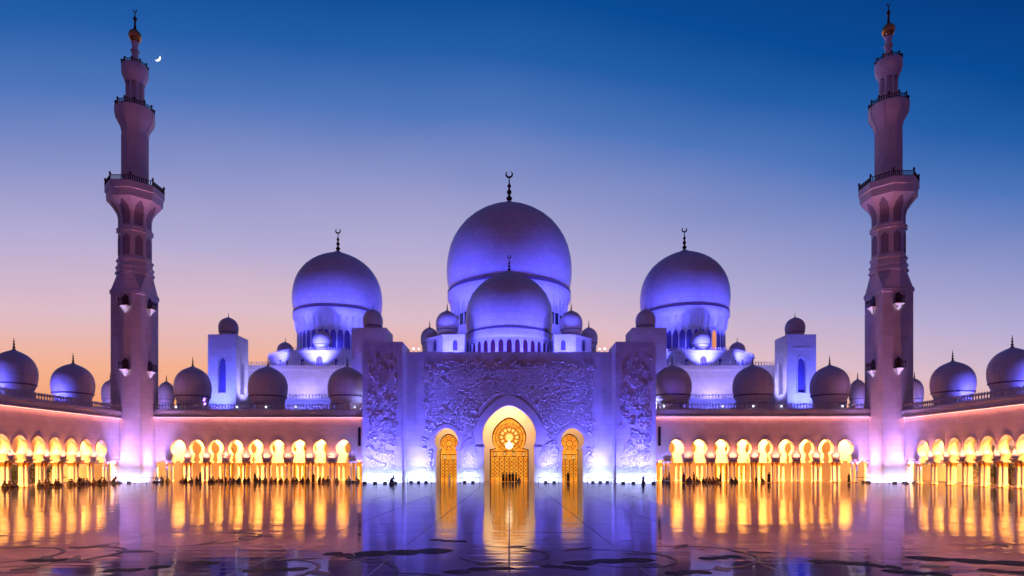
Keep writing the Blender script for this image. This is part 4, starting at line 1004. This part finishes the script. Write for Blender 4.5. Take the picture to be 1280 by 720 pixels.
crowd([(196, 'sit'), (203, 'kneel'), (209, 'sit'), (230, 'sit'), (234, 'sit'), (240, 'sit'), (245, 'sit'), (251, 'stand'), (262, 'sit'), (266, 'sit'), (274, 'sit'), (279, 'sit'), (283, 'kneel'), (288, 'sit'), (293, 'kneel'), (299, 'sit'),
       (306, 'sit'), (312, 'sit'), (318, 'stand'), (321, 'kneel'), (325, 'kneel'), (333, 'sit'), (339, 'sit'), (344, 'kneel'), (352, 'sit'), (358, 'sit'), (366, 'sit'), (372, 'kneel'), (379, 'sit'), (385, 'sit'), (392, 'stand'), (398, 'kneel'), (404, 'sit'), (411, 'sit'), (421, 'sit'), (437, 'sit'), (446, 'sit')], lx, 'left', 105.2)
crowd([(829, 'sit'), (833, 'sit'), (836.5, 'stand'), (854, 'stand'), (859, 'kneel'), (862, 'sit'), (867, 'stand'), (871, 'sit'), (878, 'sit'), (882, 'kneel'), (887, 'sit'), (891, 'sit'), (897, 'kneel'), (900, 'stand'), (914, 'sit'), (919, 'sit'), (945, 'kneel'), (954, 'kneel'), (961, 'stand'), (1061, 'stand')], rx, 'right', 103.8)
# along the left side arcade
sl = [4, 9, 14, 46, 56, 59, 66, 71, 85, 90, 97, 100, 104, 109, 114, 121, 129, 139]
for i, xp in enumerate(sl):
    off = CX-xp; z = 64.9*F/off; pose = 'kneel' if i in (10, 15, 17) else 'sit'
    person(-64.9+rp.uniform(-.2, .3), z, R(90)+rp.uniform(-.8, .8), pose, cols[i % 5], 'person in %s robe %s by the left side arcade, %s from photo left' % (cols[i % 5], posew[pose], (ordn+['thirteenth', 'fourteenth', 'fifteenth', 'sixteenth', 'seventeenth', 'eighteenth'])[i]), 1.1, 'visitors under the arcades')
person(XX(489, 97.2), 97.2, R(60), 'kneel', 'dark blue', 'person in dark blue robe bending down before the left pylon', 1.25)
person(XX(804, 97.2), 97.2, R(20), 'stand', 'dark blue', 'person in dark blue robe standing before the right pylon', .8)
for i, (xp, ps, c) in enumerate([(629, 'stand', 'black'), (633, 'stand', 'dark red'), (637, 'stand', 'dark brown'), (641, 'stand', 'dark blue'), (645, 'stand', 'dark grey'), (649, 'sit', 'black')]):
    person(XX(xp, 110), 110, rp.uniform(-3, 3), ps, c, 'person in %s robe %s inside the great arch before its gold doors' % (c, posew[ps]), .95, 'visitors inside the great arch')
person(XX(710, 110), 110, 0, 'stand', 'dark red', 'person in dark red robe standing inside the right small arch', 1.0)
person(XX(562, 110), 110, 0, 'stand', 'white', 'person in white robe standing inside the left small arch', .8)

# ------------------------------------------------------------------ trees outside the side arcades
def garden_tree(label, x, y, h, w, seed, slim=False):
    rnd = random.Random(seed); root = thing('garden_tree', label, 'tree', (x, y, 0), 0, 'dark trees beyond the side arcades')
    tr = MB(); tr.tube([(0, 0, -.1), (.08, .03, h*.2), (-.05, .05, h*.45), (.04, 0, h*.7)], [.16, .13, .09, .04], 7)
    for i in range(7):
        a = rnd.uniform(0, TAU); z = h*rnd.uniform(.25, .6); tr.tube([(0, 0, z), (w*.3*math.cos(a), w*.3*math.sin(a), z+h*.12), (w*.42*math.cos(a), w*.42*math.sin(a), z+h*.25)], [.06, .04, .015], 5)
    tr.build('trunk', BARK, root)
    cl_ = MB()
    clumps = [(rnd.gauss(0, w*.22), rnd.gauss(0, w*.22), h*rnd.uniform(.22 if slim else .4, .95), w*rnd.uniform(.14, .26)) for _ in range(26)]
    for (a, b, c, r_) in clumps:
        for _ in range(60):
            d = Vector((rnd.gauss(0, 1), rnd.gauss(0, 1), rnd.gauss(0, .8))).normalized()*r_*rnd.random()**.4
            u = Vector((rnd.gauss(0, 1), rnd.gauss(0, 1), rnd.gauss(0, 1))).normalized(); v = u.orthogonal().normalized(); p_ = Vector((a, b, c))+d; s_ = rnd.uniform(.07, .14)
            cl_.add([p_-u*s_, p_+v*s_*.5, p_+u*s_, p_-v*s_*.5], [(0, 1, 2, 3)])
    cl_.build('crown', LEAF, root)
garden_tree('slim dark tree seen through the sixth arch of the right side arcade', 75.5, 75.5*F/607, 6.4, 2.6, 1, True)
garden_tree('dense dark tree seen through the seventh arch of the right side arcade', 75.0, 75.0*F/626, 6.0, 3.2, 2, True)
garden_tree('dark bush seen through the farther arches of the right side arcade', 76.5, 76.5*F/588, 4.2, 2.6, 3, True)
garden_tree('low spreading dark shrub beyond the left side arcade near the photo edge', -75.5, 75.5*F/630, 2.9, 4.4, 4, True)
garden_tree('low dark shrub beyond the left side arcade, second from the photo edge', -77, 77*F/606, 2.7, 4.6, 5, True)
garden_tree('dark shrub beyond the middle arches of the left side arcade', -76, 76*F/580, 3.4, 2.6, 6, True)

for sx in (-1, 1):
    gw = thing('garden_wall', 'low cream garden wall outside the %s side arcade, behind the shrubs' % ('left' if sx < 0 else 'right'), 'wall', (sx*79.5, 25, 0), 0, 'garden walls outside the side arcades')
    gw['kind'] = 'thing'; MB().box(-.2, .2, 0, 150, 0, 2.95).build('wall_body', CREAM, gw); MB().box(-.32, .32, -.1, 150.1, 2.953, 3.12).build('coping', PLAIN, gw)
# ------------------------------------------------------------------ crescent moon
D = 5000.0; mc = W(196.3, 72.0, D); rr0 = 4.0*D/F
mm = MB(); out = []; inn = []; th0 = R(-45)-R(18)
for i in range(25):
    a = R(-50)-PI/2+PI*i/24+R(25)
    out.append((rr0*math.cos(a), rr0*math.sin(a)))
pts = []
for i in range(25):
    a = -PI/2+PI*i/24; pts.append((rr0*math.cos(a), rr0*math.sin(a)))
for i in range(23, 0, -1):
    a = -PI/2+PI*i/24; pts.append((rr0*.52*math.cos(a), rr0*math.sin(a)))
ca, sa = math.cos(R(-50)), math.sin(R(-50)); pts = [(x*ca-z*sa, x*sa+z*ca) for x, z in pts]
mo = MB().panel(pts, [], 0, 8).build('moon', MOONM, loc=mc); tag(mo, 'bright crescent moon in the blue sky right of the left minaret top', 'moon')
